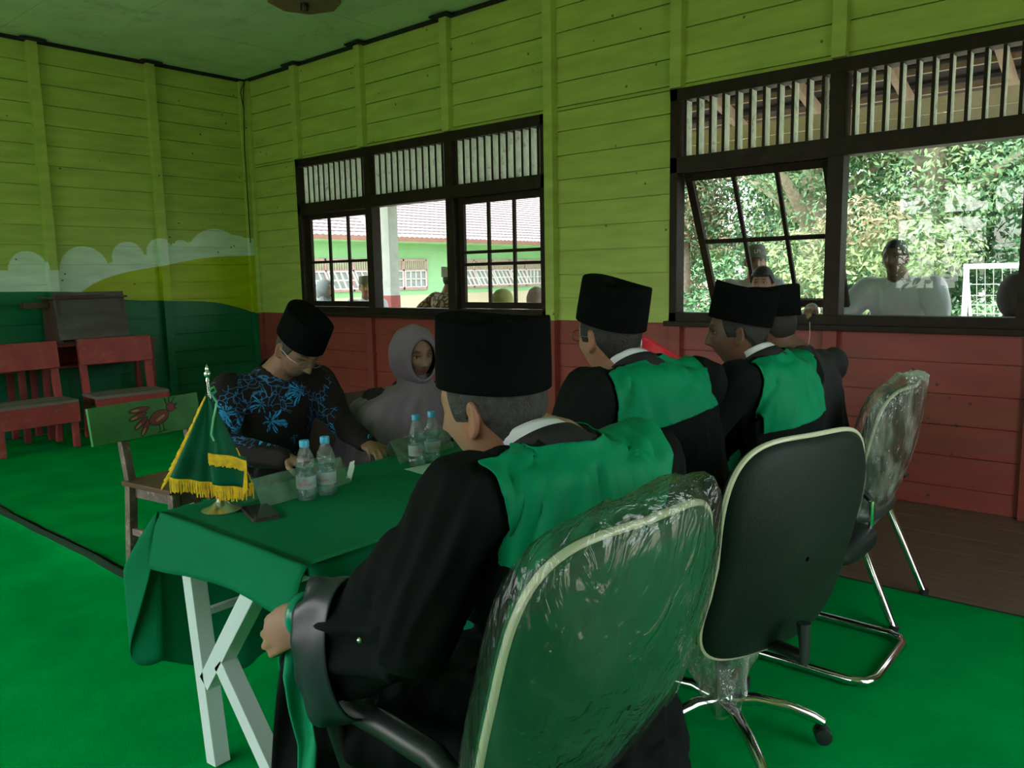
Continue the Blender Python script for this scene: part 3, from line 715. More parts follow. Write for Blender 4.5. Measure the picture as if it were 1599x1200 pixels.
# phone
ph = empty('phone', (6.445, -4.045, ZT0), rz=radians(72), label='dark smartphone lying face up beside the flag stand', cat='phone')
m = MB()
def slab(mm, w, h, r, z0, z1):
    c = rect_curve(w, h, r); k = len(c)
    mm.add([(x, y, z0) for x, y in c]+[(x, y, z1) for x, y in c], [tuple(range(k))[::-1], tuple(range(k, 2*k))]+[(i, (i+1) % k, k+(i+1) % k, k+i) for i in range(k)]); return mm
slab(m, .082, .165, .012, 0, .0085).build('phone_body', pm('phone_rim', (.05, .035, .03), .35), ph, smooth=True)
slab(MB(), .078, .160, .010, .0085, .0093).build('screen', pm('phone_glass', (.022, .014, .011), .10, var=.1), ph)
# bottles
M_pet = clear_mat('pet_plastic', (.90, .96, .97), 1.5, .04, film=.10, fcol=(.75, .85, .88), bump=.5, bscale=40, boost=2.2, milky=.03)
M_water = clear_mat('water', (.80, .93, .93), 1.33, .02, boost=1.3)
M_cap = pm('blue_cap', (.05, .42, .66), .35, var=.05); M_lab = clear_mat('bottle_label', (.75, .85, .85), 1.4, .2, film=.62, fcol=(.66, .80, .78), bscale=14, boost=1, milky=.35)
M_redink = pm('red_ink', (.55, .05, .05), .5)
def text_mesh(name, txt, size, mat, parent, M, bend=None, align='CENTER', extrude=.0002):
    cu = bpy.data.curves.new(name+'_src', 'FONT'); cu.body = txt; cu.size = size; cu.align_x = align; cu.align_y = 'CENTER'; cu.extrude = extrude
    tmp = bpy.data.objects.new('tmp', cu); COL.objects.link(tmp); dg = bpy.context.evaluated_depsgraph_get(); dg.update()
    me = bpy.data.meshes.new_from_object(tmp.evaluated_get(dg)); bpy.data.objects.remove(tmp)
    for v in me.vertices:
        p = v.co.copy()
        if bend: p = Vector((bend*sin(p.x/bend), p.y, bend*cos(p.x/bend)-bend+p.z))
        v.co = M @ p
    me.materials.clear(); me.materials.append(mat); o = bpy.data.objects.new(name, me); COL.objects.link(o); o.parent = parent; return o
def make_bottle():
    root = empty('water_bottle', (0, 0, 0)); R0 = .031
    prof = [(.0, .004), (.018, .002), (.026, .0), (.0305, .006), (.031, .02), (.031, .040), (.0295, .043), (.031, .047), (.031, .078), (.029, .083), (.0245, .094), (.029, .106), (.0305, .116), (.030, .126), (.026, .142), (.019, .158), (.0125, .172), (.0125, .180)]
    def rf(t, z): return 1+(.05*cos(5*t) if z < .03 else 0)*(1-z/.03)
    m = MB(); m.lathe(prof, n=50, rf=rf); m.build('bottle_body', M_pet, root, smooth=True, auto=False)
    wp = [(0, .005), (.025, .004), (.0295, .008), (.0298, .076), (.0235, .094), (.028, .107), (.0292, .118), (.0, .1185)]
    m = MB(); m.lathe(wp, n=40); m.build('water', M_water, root, smooth=True, auto=False)
    m = MB(); m.lathe([(.0135, .172), (.0150, .172), (.0152, .190), (.0140, .193), (0, .1935)], n=48, rf=lambda t, z: 1+.018*(cos(24*t) > 0)); m.build('cap', M_cap, root, smooth=True)
    m = MB(); m.lathe([(.0314, .040), (.0316, .044), (.0316, .076), (.0313, .080)], n=48)
    m.f = [f for f in m.f if len(f) == 4]; m.m = m.m[:len(m.f)]; lb = m.build('label_band', M_lab, root, smooth=True, auto=False)
    a = radians(-50); 
    for txt, z, s in (('Le', .069, .013), ('Minerale', .056, .0135)):
        M = Matrix.Rotation(a+pi/2, 4, 'Z') @ Matrix.Translation((0, -.0320, z)) @ Matrix.Rotation(pi/2, 4, 'X')
        text_mesh('label_print', txt, s, M_redink, lb, M, bend=.032)
    return root
bt = [((6.425, -3.864), 'near bottle of the pair before the man in patterned shirt, with blue cap'), ((6.43, -3.789), 'farther bottle of the pair before the man in patterned shirt, with blue cap'),
      ((6.368, -3.333), 'near bottle of the pair before the woman in mauve hijab, with blue cap'), ((6.366, -3.250), 'farther bottle of the pair before the woman in mauve hijab, with blue cap')]
pb = make_bottle()
for i, ((x, y), lab) in enumerate(bt):
    o = pb if i == 0 else copy_tree(pb); o.location = (x, y, ZT0); o.rotation_euler.z = radians([8, -12, 25, 40][i]); tag(o, lab, 'bottle', 'bottles of water on the green table')
# acrylic tent name holders
M_acr = clear_mat('acrylic', (.86, .95, .90), 1.49, .05, film=.16, fcol=(.55, .75, .62), bscale=5, boost=1.6, milky=.10)
def tent(x, y, rz, L, label, lean=0):
    m = MB(); h = .085; w = .048
    for s in (-1, 1): m.beam((0, 0, 0), (0, 0, 0), 0, 0) if False else m.add([(s*w, -L/2, 0), (s*w, L/2, 0), (0.001*s, L/2, h), (.001*s, -L/2, h), (s*w-s*.0025, -L/2, 0), (s*w-s*.0025, L/2, 0), (0, L/2, h-.003), (0, -L/2, h-.003)], [(0, 1, 2, 3), (7, 6, 5, 4), (0, 4, 5, 1), (1, 5, 6, 2), (3, 2, 6, 7), (0, 3, 7, 4)])
    o = m.build('name_holder', M_acr, loc=(x, y, ZT0), rz=rz); tag(o, label, 'name holder'); return o
tent(6.335, -3.83, radians(4), .36, 'clear acrylic tent name holder behind the near pair of bottles')
tent(6.235, -3.20, radians(8), .34, 'clear acrylic tent name holder behind the farther pair of bottles')
# papers
M_paper = pm('pale_paper', (.42, .62, .50), .6, var=.04); M_wp = pm('white_paper', (.72, .78, .78), .7, var=.03)
m = MB(); m.box((-.115, -.16, 0), (.115, .16, .0015)); o = m.build('paper_folder', M_paper, loc=(6.51, -3.26, ZT0), rz=radians(-6)); tag(o, 'pale green paper folder lying on the table near the far bottles', 'paper')
m = MB()
m.grid(lambda u, v: (-.02+.04*u, .01*sin(u*5)+.02*v, .062*v*(1-.3*abs(u-.4))), 8, 6); o = m.build('tissue', M_wp, loc=(6.33, -3.62, ZT0), smooth=True, solid=.0008, auto=False); tag(o, 'crumpled white tissue standing beside the near name holder', 'tissue')
m = MB(); m.box((-.06, -.10, 0), (.06, .10, .02)); m.box((-.058, -.098, .02), (.058, .098, .035)); o = m.build('paper_stack', M_wp, loc=(6.60, -1.70, ZT0), rz=.2); tag(o, 'small stack of white papers at the far end of the table', 'paper')
# red and white flag at the far end
rf_ = empty('table_flag', (6.63, -2.17, ZT0), label='small red and white flag on a stand behind the spectacled man in cap', cat='flag')
m = MB(); m.lathe([(0, 0), (.055, 0), (.055, .006), (.02, .018), (.009, .05)], n=30); m.build('stand_base', M_silver, rf_, smooth=True)
m = MB(); m.tube([(0, 0, .04), (0, 0, .44)], .0045, 8); m.build('pole', M_silver, rf_, smooth=True)
m = MB(); m.lathe([(0, 0), (.008, .004), (.004, .014), (.009, .022), (0, .05)], (0, 0, .44), n=16); m.build('finial', M_silver, rf_, smooth=True)
M_fr = pm('flag_red', (.72, .01, .03), .5, var=.05); M_fw = pm('flag_white', (.75, .75, .78), .5, var=.03)
ff = Vector((.80, .55, 0)).normalized(); fk = Vector((-ff.y, ff.x, 0))
for nm, mt, a, b in (('red_half', M_fr, 0, .5), ('white_half', M_fw, .5, 1.0)):
    m = MB()
    def g(u, v, a=a, b=b):
        w = a+(b-a)*v; return ff*(.20*u)+Vector((0, 0, .42-.17*w-.10*u-.02*u*u))+fk*(.012*sin(u*8+w*2))
    m.grid(g, 20, 8); m.build(nm, mt, rf_, smooth=True, solid=.001, auto=False)

# ================================================================== RED BENCHES, DESKS, WOODEN BOX
M_redw = pm('red_bench_paint', (.40, .055, .055), .5, var=.2, scale=7, dirt=(.32, .22, .20), dscale=11, damt=.45); M_seatw = pm('worn_seat', (.20, .17, .17), .6, var=.4, scale=9, stretch=(1, .15, 1), dirt=(.4, .38, .36), dscale=10, damt=.4)
M_redd = pm('red_desk_dark', (.26, .04, .045), .55, var=.25, scale=6)
def make_bench(W=.66):
    root = empty('school_bench', (0, 0, 0))
    # faces +x; width along y ; seat front at x=0
    h = .42
    for s in (-1, 1):
        m = MB(); m.beam((0, s*(W/2-.035), 0), (0, s*(W/2-.035), h-.02), .05, .05, up=(0, 1, 0)); m.build('leg', M_redw, root, bevel=.004)
        m = MB(); m.beam((-.40, s*(W/2-.035), 0), (-.33, s*(W/2-.035), h+.02), .05, .05, up=(0, 1, 0)); m.beam((-.33, s*(W/2-.035), h), (-.40, s*(W/2-.035), .90), .05, .06, up=(0, 1, 0)); m.build('back_post', M_redw, root, bevel=.004)
    m = MB(); m.box((-.36, -W/2, h-.02), (.04, W/2, h+.008)); m.build('seat', M_seatw, root, bevel=.005)
    m = MB(); m.box((.028, -W/2+.0, h-.19), (.048, W/2, h-.018)); m.build('front_apron', M_redw, root, bevel=.004)
    m = MB(); m.box((-.35, -W/2+.03, h-.12), (-.33, W/2-.03, h-.02)); m.build('rear_apron', M_redw, root, bevel=.004)
    m = MB(); M = Matrix.Translation((-.375, 0, .80)) @ Matrix.Rotation(radians(-8), 4, 'Y'); m.cbox((0.036, 0, 0), (.022, W, .23), M); m.build('backrest', M_redw, root, bevel=.004)
    m = MB(); m.cbox((-.385, 0, .925), (.075, W, .018)); m.build('top_rail', M_redw, root, bevel=.003)
    return root
b1 = make_bench(); b1.location = (1.0, -2.83, .012); tag(b1, 'worn red school bench with grey seat, at the left end of the row', 'bench', 'red school benches along the mural wall')
b2 = copy_tree(b1); b2.location = (1.02, -2.02, .012); b2.rotation_euler.z = radians(-5); tag(b2, 'worn red school bench nearer the corner, right of the first bench', 'bench', 'red school benches along the mural wall')
def make_desk():
    root = empty('school_desk', (0, 0, 0)); W = 1.1
    m = MB(); m.box((-.20, -W/2, .86), (.20, W/2, .885)); m.build('desktop', M_redd, root, bevel=.004)
    for sx in (-.18, .14):
        for s in (-1, 1):
            m = MB(); m.box((sx, s*(W/2-.05)-.025, 0), (sx+.05, s*(W/2-.05)+.025, .86)); m.build('leg', M_redd, root, bevel=.003)
    m = MB(); m.box((-.20, -W/2+.05, .66), (.18, W/2-.05, .68)); m.box((-.20, -W/2+.05, .68), (-.185, W/2-.05, .86)); m.build('book_shelf', M_redd, root, bevel=.003)
    return root
d1 = make_desk(); d1.location = (.29, -2.05, .012); tag(d1, 'red school desk behind the benches, carrying the grey wooden box', 'desk', 'red desks against the mural wall')
d2 = copy_tree(d1); d2.location = (.29, -3.25, .012); tag(d2, 'red school desk against the wall behind the left bench', 'desk', 'red desks against the mural wall')
M_grey = pm('weathered_board', (.105, .088, .085), .65, var=.35, scale=6, stretch=(1, .2, 1), dirt=(.24, .24, .25), dscale=5, damt=.6); M_dkwood = pm('old_brown', (.09, .045, .04), .6, var=.3)
bx = empty('wooden_box', (.30, -2.10, .897), rz=radians(3), label='weathered grey wooden box desk with splayed lid stacked on the red desk', cat='box')
m = MB(); Wb = .66; Mt = Matrix.Rotation(radians(-9), 4, 'Y')
m.cbox((.20, 0, .235), (.022, Wb, .45), Mt); m.build('front_board', M_grey, bx, bevel=.004)
for s in (-1, 1):
    m = MB(); m.cbox((.0, s*(Wb/2-.03), .21), (.34, .022, .40)); m.build('side_board', M_dkwood, bx, bevel=.003)
m = MB(); m.cbox((0.0, 0, .435), (.40, Wb+.02, .02)); m.cbox((.16, -.1, .452), (.08, .42, .014)); m.build('lid', M_dkwood, bx, bevel=.003)
m = MB(); m.cbox((-.03, -Wb/2-.10, .37), (.10, .22, .05)); m.build('handle_bar', M_dkwood, bx, bevel=.004)
m = MB(); m.cbox((0, 0, .012), (.36, Wb-.06, .02)); m.build('bottom_board', M_dkwood, bx)

# ================================================================== WOODEN SCHOOL CHAIRS
M_oldw = pm('flaked_wood', (.16, .115, .095), .65, var=.4, scale=10, dirt=(.42, .38, .33), dscale=22, damt=.7, bump=.2, bscale=25); M_cgreen = pm('chair_green_paint', (.05, .26, .06), .5, var=.15, dirt=(.03, .12, .03), dscale=8)
M_brseat = pm('brown_seat', (.13, .06, .045), .35, var=.3, scale=7)
M_birdr = pm('bird_red', (.24, .035, .02), .5, var=.15); M_birdo = pm('bird_ochre', (.45, .26, .07), .5); M_ink = pm('bird_outline', (.02, .012, .01), .5)
def wood_chair(name, loc, rz, W, label, back_mat, frame_mat, seat_mat, bird=False, backz=(.60, .83), posts=None, top=.0):
    """faces local +x; backrest at x=-.2"""
    root = empty(name, loc, rz, label, 'chair'); h = .44; D = .40
    for s in (-1, 1):
        m = MB(); m.beam((D/2-.03, s*(W/2-.04), 0), (D/2-.03, s*(W/2-.04), h-.02), .042, .042, up=(0, 1, 0)); m.build('leg', frame_mat, root, bevel=.003)
        m = MB(); m.beam((-D/2-.03, s*(W/2-.04), 0), (-D/2+.02, s*(W/2-.04), h), .042, .045, up=(0, 1, 0)); m.beam((-D/2+.02, s*(W/2-.04), h-.02), (-D/2-.05, s*(W/2-.04), backz[1]-.02), .040, .042, up=(0, 1, 0)); m.build('back_post', frame_mat, root, bevel=.003)
        m = MB(); m.beam((-D/2-.01, s*(W/2-.04), .17), (D/2-.03, s*(W/2-.04), .17), .022, .035); m.build('stretcher', frame_mat, root, bevel=.002)
    m = MB(); m.box((-D/2, -W/2, h-.02), (D/2, W/2, h+.005)); m.build('seat', seat_mat, root, bevel=.004)
    m = MB()
    for s in (-1, 1): m.box((-D/2+.03, s*(W/2-.06)-.01, h-.09), (D/2-.04, s*(W/2-.06)+.01, h-.02))
    m.box((D/2-.045, -W/2+.05, h-.09), (D/2-.02, W/2-.05, h-.02)); m.build('apron', frame_mat, root, bevel=.002)
    bc = (backz[0]+backz[1])/2; Mb = Matrix.Translation((-D/2-.015, 0, bc)) @ Matrix.Rotation(radians(-8), 4, 'Y')
    m = MB(); m.cbox((0, -.05 if bird else 0, 0), (.02, W+(.16 if bird else .06), backz[1]-backz[0]), Mb); bk = m.build('backrest', back_mat, root, bevel=.003)
    if bird:
        X0 = .0108; KB = 1.22
        def poly(pts, mat, nm, off=0):
            mm = MB(); k = len(pts); mm.add([Mb @ Vector((X0+off, p[0]*KB+.01, p[1]*KB)) for p in pts]+[Mb @ Vector((X0+off+.0006, p[0]*KB+.01, p[1]*KB)) for p in pts], [tuple(range(k)), tuple(range(k, 2*k))[::-1]]+[(i, (i+1) % k, k+(i+1) % k, k+i) for i in range(k)]); return mm.build(nm, mat, bk)
        def ell(cx, cyy, a, b, ang=0, n=24): return [(cx+a*cos(t)*cos(ang)-b*sin(t)*sin(ang), cyy+a*cos(t)*sin(ang)+b*sin(t)*cos(ang)) for t in np.linspace(0, 2*pi, n, endpoint=False)]
        bx_, bz = .0, -.005
        for k_, (dx, dz, an, L) in enumerate([(-.085, .045, .05, .05), (-.095, .018, .25, .045), (-.085, -.012, .6, .042), (-.070, -.035, .95, .040)]):
            poly(ell(bx_+dx, bz+dz, L, .013, an), M_ink, 'tail_feather', 0); poly(ell(bx_+dx, bz+dz, L-.004, .009, an), M_birdr, 'tail_feather', .0004); poly(ell(bx_+dx-.018*cos(an), bz+dz-.018*sin(an), .018, .005, an), M_birdo, 'feather_spot', .0008)
        poly(ell(bx_, bz, .052, .030, .35), M_ink, 'bird_body', .0010); poly(ell(bx_, bz, .048, .026, .35), M_birdr, 'bird_body', .0014)
        poly(ell(bx_+.005, bz-.004, .026, .006, .45), M_birdo, 'wing_mark', .0018)
        poly(ell(bx_+.062, bz+.036, .022, .021), M_ink, 'bird_head', .0012); poly(ell(bx_+.062, bz+.036, .019, .018), M_birdr, 'bird_head', .0016)
        poly([(bx_+.078, bz+.046), (bx_+.098, bz+.052), (bx_+.084, bz+.034)], M_ink, 'beak', .0018); poly([(bx_+.078, bz+.034), (bx_+.096, bz+.026), (bx_+.080, bz+.026)], M_ink, 'beak', .0018)
        mm = MB()
        for p in ([(.045, .055), (.038, .082)], [(.058, .058), (.062, .088)], [(.070, .055), (.086, .078)], [(-.004, -.032), (-.004, -.062)], [(.014, -.030), (.016, -.060)], [(-.016, -.064), (.004, -.064)], [(.006, -.061), (.028, -.059)]):
            mm.tube([Mb @ Vector((X0+.0005, (bx_+a)*KB+.01, (bz+b)*KB)) for a, b in p], .0018, 5)
        mm.build('bird_lines', M_ink, bk)
    return root

wood_chair('school_chair', (4.62, -3.36, .012), radians(8), .46, 'old flaked wooden chair with green backrest painted with a red bird', M_cgreen, M_oldw, M_brseat, bird=True, backz=(.645, .835))
wood_chair('school_chair', (5.47, -2.90, .012), radians(-4), .44, 'dark brown wooden chair under the woman in mauve hijab', M_dkwood, pm('pink_post', (.33, .17, .15), .6, var=.2), M_dkwood, backz=(.56, .86))
wood_chair('school_chair', (5.50, -3.42, .012), radians(-8), .44, 'dark brown wooden chair under the man in blue patterned shirt', M_dkwood, M_dkwood, M_dkwood, backz=(.56, .80))
# ================================================================== OFFICE CHAIRS
M_leath = pm('black_leatherette', (.008, .017, .013), .55, var=.2, scale=6, bump=.12, bscale=90, spec=.22)
M_leathg = pm('green_grey_fabric', (.004, .085, .040), .6, var=.15, scale=5, spec=.3)
M_leath4 = pm('grey_green_leatherette', (.03, .045, .037), .45, var=.2, scale=6)
M_trim = pm('pale_trim', (.58, .62, .44), .28, var=.05, spec=.6); M_chrome = pm('chrome', (.72, .73, .72), .14, metal=1, var=.04); M_bplast = pm('black_plastic', (.014, .02, .019), .4)
M_wrap = clear_mat('plastic_wrap', (.93, .97, .94), 1.5, .10, film=.42, fcol=(.70, .78, .68), bump=1.0, bscale=26, stretch=(1, 2.2, .45), boost=2.6, milky=.03)
M_wrap2 = clear_mat('plastic_wrap_soft', (.95, .98, .96), 1.5, .12, film=.09, fcol=(.30, .50, .38), bump=.7, bscale=16, stretch=(1, 3.2, .35), boost=1.5, milky=.02)
def back_outline(w, h, waist=.0, r=.16, n=72, topw=1.0):
    pts = []
    for i in range(n):
        t = 2*pi*i/n; c, s = cos(t), sin(t); e = 2/4.0
        x = w/2*math.copysign(abs(c)**e, c); z = h/2*math.copysign(abs(s)**e, s)
        k = z/(h/2); x *= 1-waist*math.exp(-((k+.15)/.35)**2)-(1-topw)*max(0, -k)**2
        pts.append((x, z))
    return pts
def cup(x, z, w, h, cx, cz): return cx*(x/(w/2))**2, cz*(z/(h/2))**2
def back_panel(root, M, w, h, thick, mat, waist=.05, cx=.035, cz=.03, topw=.92, trim=True):
    """cushioned back: local X across, Z up, +Y is the sitter's side; rear face at y=0"""
    ol = back_outline(w, h, waist, topw=topw); n = len(ol); m = MB()
    def P(sc, y):
        return [M @ Vector((x*sc, y+cx*(x*sc/(w/2))**2+cz*(z*sc/(h/2))**2, z*sc)) for x, z in ol]
    rings = []
    for sc, y in ((.02, -.018), (.3, -.017), (.6, -.013), (.85, -.006), (.95, .0), (.995, .012), (1.0, .022)): rings.append(P(sc, y))
    for sc, y in ((1.0, thick*.45), (.985, thick*.75), (.93, thick*.98), (.8, thick*1.12), (.5, thick*1.2), (.02, thick*1.22)): rings.append(P(sc, y))
    vs = [p for r in rings for p in r]; fs = [(j*n+i, j*n+(i+1) % n, (j+1)*n+(i+1) % n, (j+1)*n+i) for j in range(len(rings)-1) for i in range(n)]
    m.add(vs, fs); b = m.build('backrest', mat, root, smooth=True, auto=False)
    if trim:
        m = MB(); m.tube(P(1.004, .020), .0075, 8, closed=True); m.build('edge_trim', M_trim, b, smooth=True)
    return b
def wrapping(root, M, w, h, thick, mat, seed, tuft=True, off=.010, waist=.05, cx=.035, cz=.03, parent=None, topw=.92, over=.05):
    """loose crinkled plastic bag over the back"""
    ol = back_outline(w+2*off, h+2*off, waist*.5, n=110, topw=topw); n = len(ol); m = MB(); rings = []
    def nz(x, y, z): return noise.noise((x*16+seed, y*10, z*5))
    for sc, y in ((.02, -.024), (.2, -.024), (.4, -.022), (.6, -.020), (.75, -.017), (.88, -.014), (.96, -.008), (1.0, .010), (1.01, thick*.5), (1.0, thick*.9), (.95, thick*1.12+.012), (.85, thick*1.25+.012)):
        R = []
        for x, z in ol:
            xx, zz = x*sc, z*sc; k = nz(xx, y, zz); q = off*.55*k*(1.1 if sc > .7 else .5)
            bulge = over*max(0, (z/(h/2)))**6*(1 if sc > .95 else 0)*(.6+.8*noise.noise((xx*14+seed, y*9, 1)))
            yy = y+cx*(xx/(w/2))**2+cz*(zz/(h/2))**2-abs(q)*.9*(1 if y < 0 else 0)
            R.append(M @ Vector((xx*(1+q*1.2), yy-.6*q*(y > 0), zz*(1+q*.5)+bulge)))
        rings.append(R)
    vs = [p for r in rings for p in r]; fs = [(j*n+i, j*n+(i+1) % n, (j+1)*n+(i+1) % n, (j+1)*n+i) for j in range(len(rings)-1) for i in range(n)]
    m.add(vs, fs)
    return m.build('plastic_wrap', mat, root, smooth=True, auto=False)
def seat_pad(root, cx_, cy_, z, w, d, th, mat):
    m = MB(); ol = back_outline(w, d, 0, n=48); rings = []
    for sc, zz in ((.02, 0), (.9, 0), (.98, .012), (1.0, th*.5), (.97, th*.85), (.85, th), (.4, th*1.05), (.02, th*1.05)): rings.append([(cx_+x*sc, cy_+y*sc, z+zz) for x, y in ol])
    n = len(ol); m.add([p for r in rings for p in r], [(j*n+i, j*n+(i+1) % n, (j+1)*n+(i+1) % n, (j+1)*n+i) for j in range(len(rings)-1) for i in range(n)])
    return m.build('seat', mat, root, smooth=True, auto=False)
def star_base(root, phase, R=.30):
    m = MB(); m.tube([(0, 0, .085), (0, 0, .15)], .034, 20); m.build('hub', M_chrome, root, smooth=True)
    m = MB(); m.tube([(0, 0, .13), (0, 0, .42)], .021, 16); m.build('gas_lift', M_bplast, root, smooth=True)
    for i in range(5):
        a = phase+2*pi*i/5; c, s = cos(a), sin(a)
        m = MB(); m.tube([(c*.02, s*.02, .125), (c*.10, s*.10, .135), (c*.20, s*.20, .118), (c*.27, s*.27, .092), (c*R, s*R, .075)], [.022, .019, .017, .016, .014], 10); lg = m.build('base_arm', M_chrome, root, smooth=True)
        m = MB(); px, py = -s, c
        for k in (-1, 1):
            q = Vector((c*R+px*.014*k, s*R+py*.014*k, .036)); ax = Vector((px, py, 0))*.010
            m.tube([q-ax, q-ax*.8, q+ax*.8, q+ax], [.018, .025, .025, .018], 18)
        m.tube([(c*R, s*R, .04), (c*R, s*R, .078)], .009, 8); m.build('caster', M_bplast, lg, smooth=True)
def arm(root, s, z, w, mat, y0=-.16, y1=.20):
    m = MB(); x = s*w
    pts = [(x, y0-.02, z-.22), (x, y0-.03, z-.08), (x, y0, z-.01), (x, y0+.06, z+.01), (x, (y0+y1)/2+.03, z+.004), (x, y1-.02, z-.01), (x, y1+.03, z-.05), (x*.96, y1-.0, z-.14), (x*.86, y1-.05, z-.23), (x*.80, y1-.10, z-.25)]
    m.tube(pts, [.017, .018, .020, .024, .024, .022, .019, .017, .017, .016], 10)
    return m.build('armrest', mat, root, smooth=True)
def swivel(loc, rz, label, mat, back_z, w, h, tilt, phase, wrap=None, seed=1, topw=.92, waist=.05, sy=-.22, arms=True, bag=False, seatz=.40):
    """sitter faces local +y"""
    root = empty('office_chair', loc, rz, label, 'chair')
    star_base(root, phase)
    seat_pad(root, 0, .03, seatz, .48, .46, .07, mat)
    m = MB(); m.box((-.10, -.10, seatz-.035), (.10, .12, seatz)); m.build('tilt_plate', M_bplast, root, bevel=.004)
    M = Matrix.Translation((0, sy, back_z)) @ Matrix.Rotation(tilt, 4, 'X')
    b = back_panel(root, M, w, h, .055, mat, waist=waist, topw=topw)
    m = MB(); m.tube([(0, -.02, seatz-.02), (0, sy-.02, seatz-.015), (0, sy-.012, back_z-h*.28)], .02, 10); m.build('back_bar', M_bplast, root, smooth=True)
    if arms:
        for s in (-1, 1): arm(root, s, .64, .265, M_bplast)
    if wrap: wrapping(root, M, w, h, .055, wrap, seed, waist=waist, topw=topw)
    if bag:
        m = MB()
        def g(u, v):
            t = u*2*pi; r = .10*(1-.55*v)+.03*noise.noise((cos(t)*2.2, sin(t)*2.2, v*3)); return (r*cos(t)*1.25, r*sin(t)*1.1, seatz-.01-.30*v+.015*noise.noise((t*2, v*4, 0)))
        m.grid(g, 40, 18, closed_u=True); m.build('plastic_bag', M_wrap, root, smooth=True, auto=False)
    return root
# facing -x  ->  local +y = world -x  ->  rz = +90
c1 = swivel((7.565, -4.20, .012), radians(84), 'green office chair wrapped in clear plastic under the man nearest the camera', M_leathg, .715, .53, .66, radians(18), .5, wrap=M_wrap2, seed=3, topw=.72, waist=.0, sy=-.28, seatz=.385)
c2 = swivel((7.515, -3.145, .012), radians(72), 'black office chair with pale edge trim and chrome star base, unwrapped back', M_leath, .672, .56, .67, radians(13), radians(-42), topw=1.0, waist=.05, arms=False, bag=True, sy=-.28)
# sled chair under the third man
def chrome_frame(root, mat=M_chrome): pass
sl = empty('cantilever_chair', (7.50, -2.34, .012), rz=radians(90), label='visitor chair on a bent chrome sled frame under the third robed man', cat='chair')
m = MB(); w_ = .235
# rear loop lies on the carpet behind; the tubes rise at the front
pts = [(-w_, .19, .40), (-w_, .24, .36), (-w_, .26, .30), (-w_, .26, .08), (-w_, .24, .03), (-w_, .18, .018), (-w_, -.22, .018), (-w_+.02, -.27, .018), (-w_+.07, -.29, .018), (w_-.07, -.29, .018), (w_-.02, -.27, .018), (w_, -.22, .018), (w_, .18, .018), (w_, .24, .03), (w_, .26, .08), (w_, .26, .30), (w_, .24, .36), (w_, .19, .40)]
m.tube(pts, .016, 12); m.build('sled_frame', M_chrome, sl, smooth=True)
seat_pad(sl, 0, .02, .395, .46, .44, .065, M_leath)
Ms = Matrix.Translation((0, -.13, .60)) @ Matrix.Rotation(radians(6), 4, 'X'); back_panel(sl, Ms, .44, .34, .05, M_leath, trim=True); wrapping(sl, Ms, .44, .34, .05, M_wrap, 9, over=.01)
for s in (-1, 1): m = MB(); m.tube([(s*.16, -.02, .40), (s*.16, -.15, .40), (s*.16, -.16, .47), (s*.16, -.16, .56)], .011, 8); m.build('back_tube', M_chrome, sl, smooth=True)
# wrapped visitor chair on raked legs
vc = empty('visitor_chair', (7.42, -1.79, .012), rz=radians(90), label='plastic-wrapped visitor chair with raked chrome legs at the carpet edge', cat='chair')
seat_pad(vc, 0, .02, .40, .46, .44, .065, M_leath4)
Mv = Matrix.Translation((0, -.235, .63)) @ Matrix.Rotation(radians(16), 4, 'X')
back_panel(vc, Mv, .52, .66, .075, M_leath4, waist=.03, cx=.06, cz=.03, topw=.9); wrapping(vc, Mv, .52, .66, .075, M_wrap, 5, cx=.06, waist=.03, topw=.9, over=.045)
for s in (-1, 1):
    m = MB(); m.tube([(s*.20, .10, .42), (s*.22, -.14, .37), (s*.235, -.30, .005)], [.015, .017, .015], 10); lg = m.build('leg', M_chrome, vc, smooth=True)
    m = MB(); m.tube([(s*.235, -.298, .0), (s*.235, -.302, .022)], .019, 10); m.build('leg_cap', M_bplast, lg, smooth=True)
    m = MB(); m.tube([(s*.20, -.10, .42), (s*.21, .16, .38), (s*.22, .22, .005)], [.012, .014, .012], 10); m.build('leg', M_chrome, vc, smooth=True)
    m = MB(); m.tube([(s*.25, -.20, .52), (s*.262, -.10, .62), (s*.262, .14, .62), (s*.24, .18, .50), (s*.21, .16, .40)], .013, 10); m.build('armrest', M_bplast, vc, smooth=True)
# ================================================================== PEOPLE
def skin_mat(name, c):
    m = bpy.data.materials.new(name); m.use_nodes = True; t = m.node_tree; N = t.nodes; L = t.links; b = N['Principled BSDF']
    at = N.new('ShaderNodeAttribute'); at.attribute_name = 'tint'; no = N.new('ShaderNodeTexNoise'); no.inputs['Scale'].default_value = 30
    mr = N.new('ShaderNodeMapRange'); mr.inputs[3].default_value = .9; mr.inputs[4].default_value = 1.1; L.new(no.outputs[0], mr.inputs[0])
    v = N.new('ShaderNodeVectorMath'); v.operation = 'SCALE'; v.inputs[0].default_value = c; L.new(mr.outputs[0], v.inputs['Scale'])
    v2 = N.new('ShaderNodeVectorMath'); v2.operation = 'MULTIPLY'; L.new(v.outputs[0], v2.inputs[0]); L.new(at.outputs['Vector'], v2.inputs[1]); L.new(v2.outputs[0], b.inputs['Base Color'])
    b.inputs['Roughness'].default_value = .5; b.inputs['Specular IOR Level'].default_value = .35; b.inputs['Subsurface Weight'].default_value = .0
    return m
SK_l = skin_mat('skin_light', (.34, .195, .125)); SK_m = skin_mat('skin_mid', (.27, .155, .10)); SK_d = skin_mat('skin_dark', (.15, .085, .058))
M_robe = pm('black_robe_cloth', (.0055, .0075, .0075), .85, var=.2, scale=4, spec=.10, bump=.12, bscale=35); M_satin = pm('dark_satin', (.018, .023, .035), .38, var=.15, scale=5)
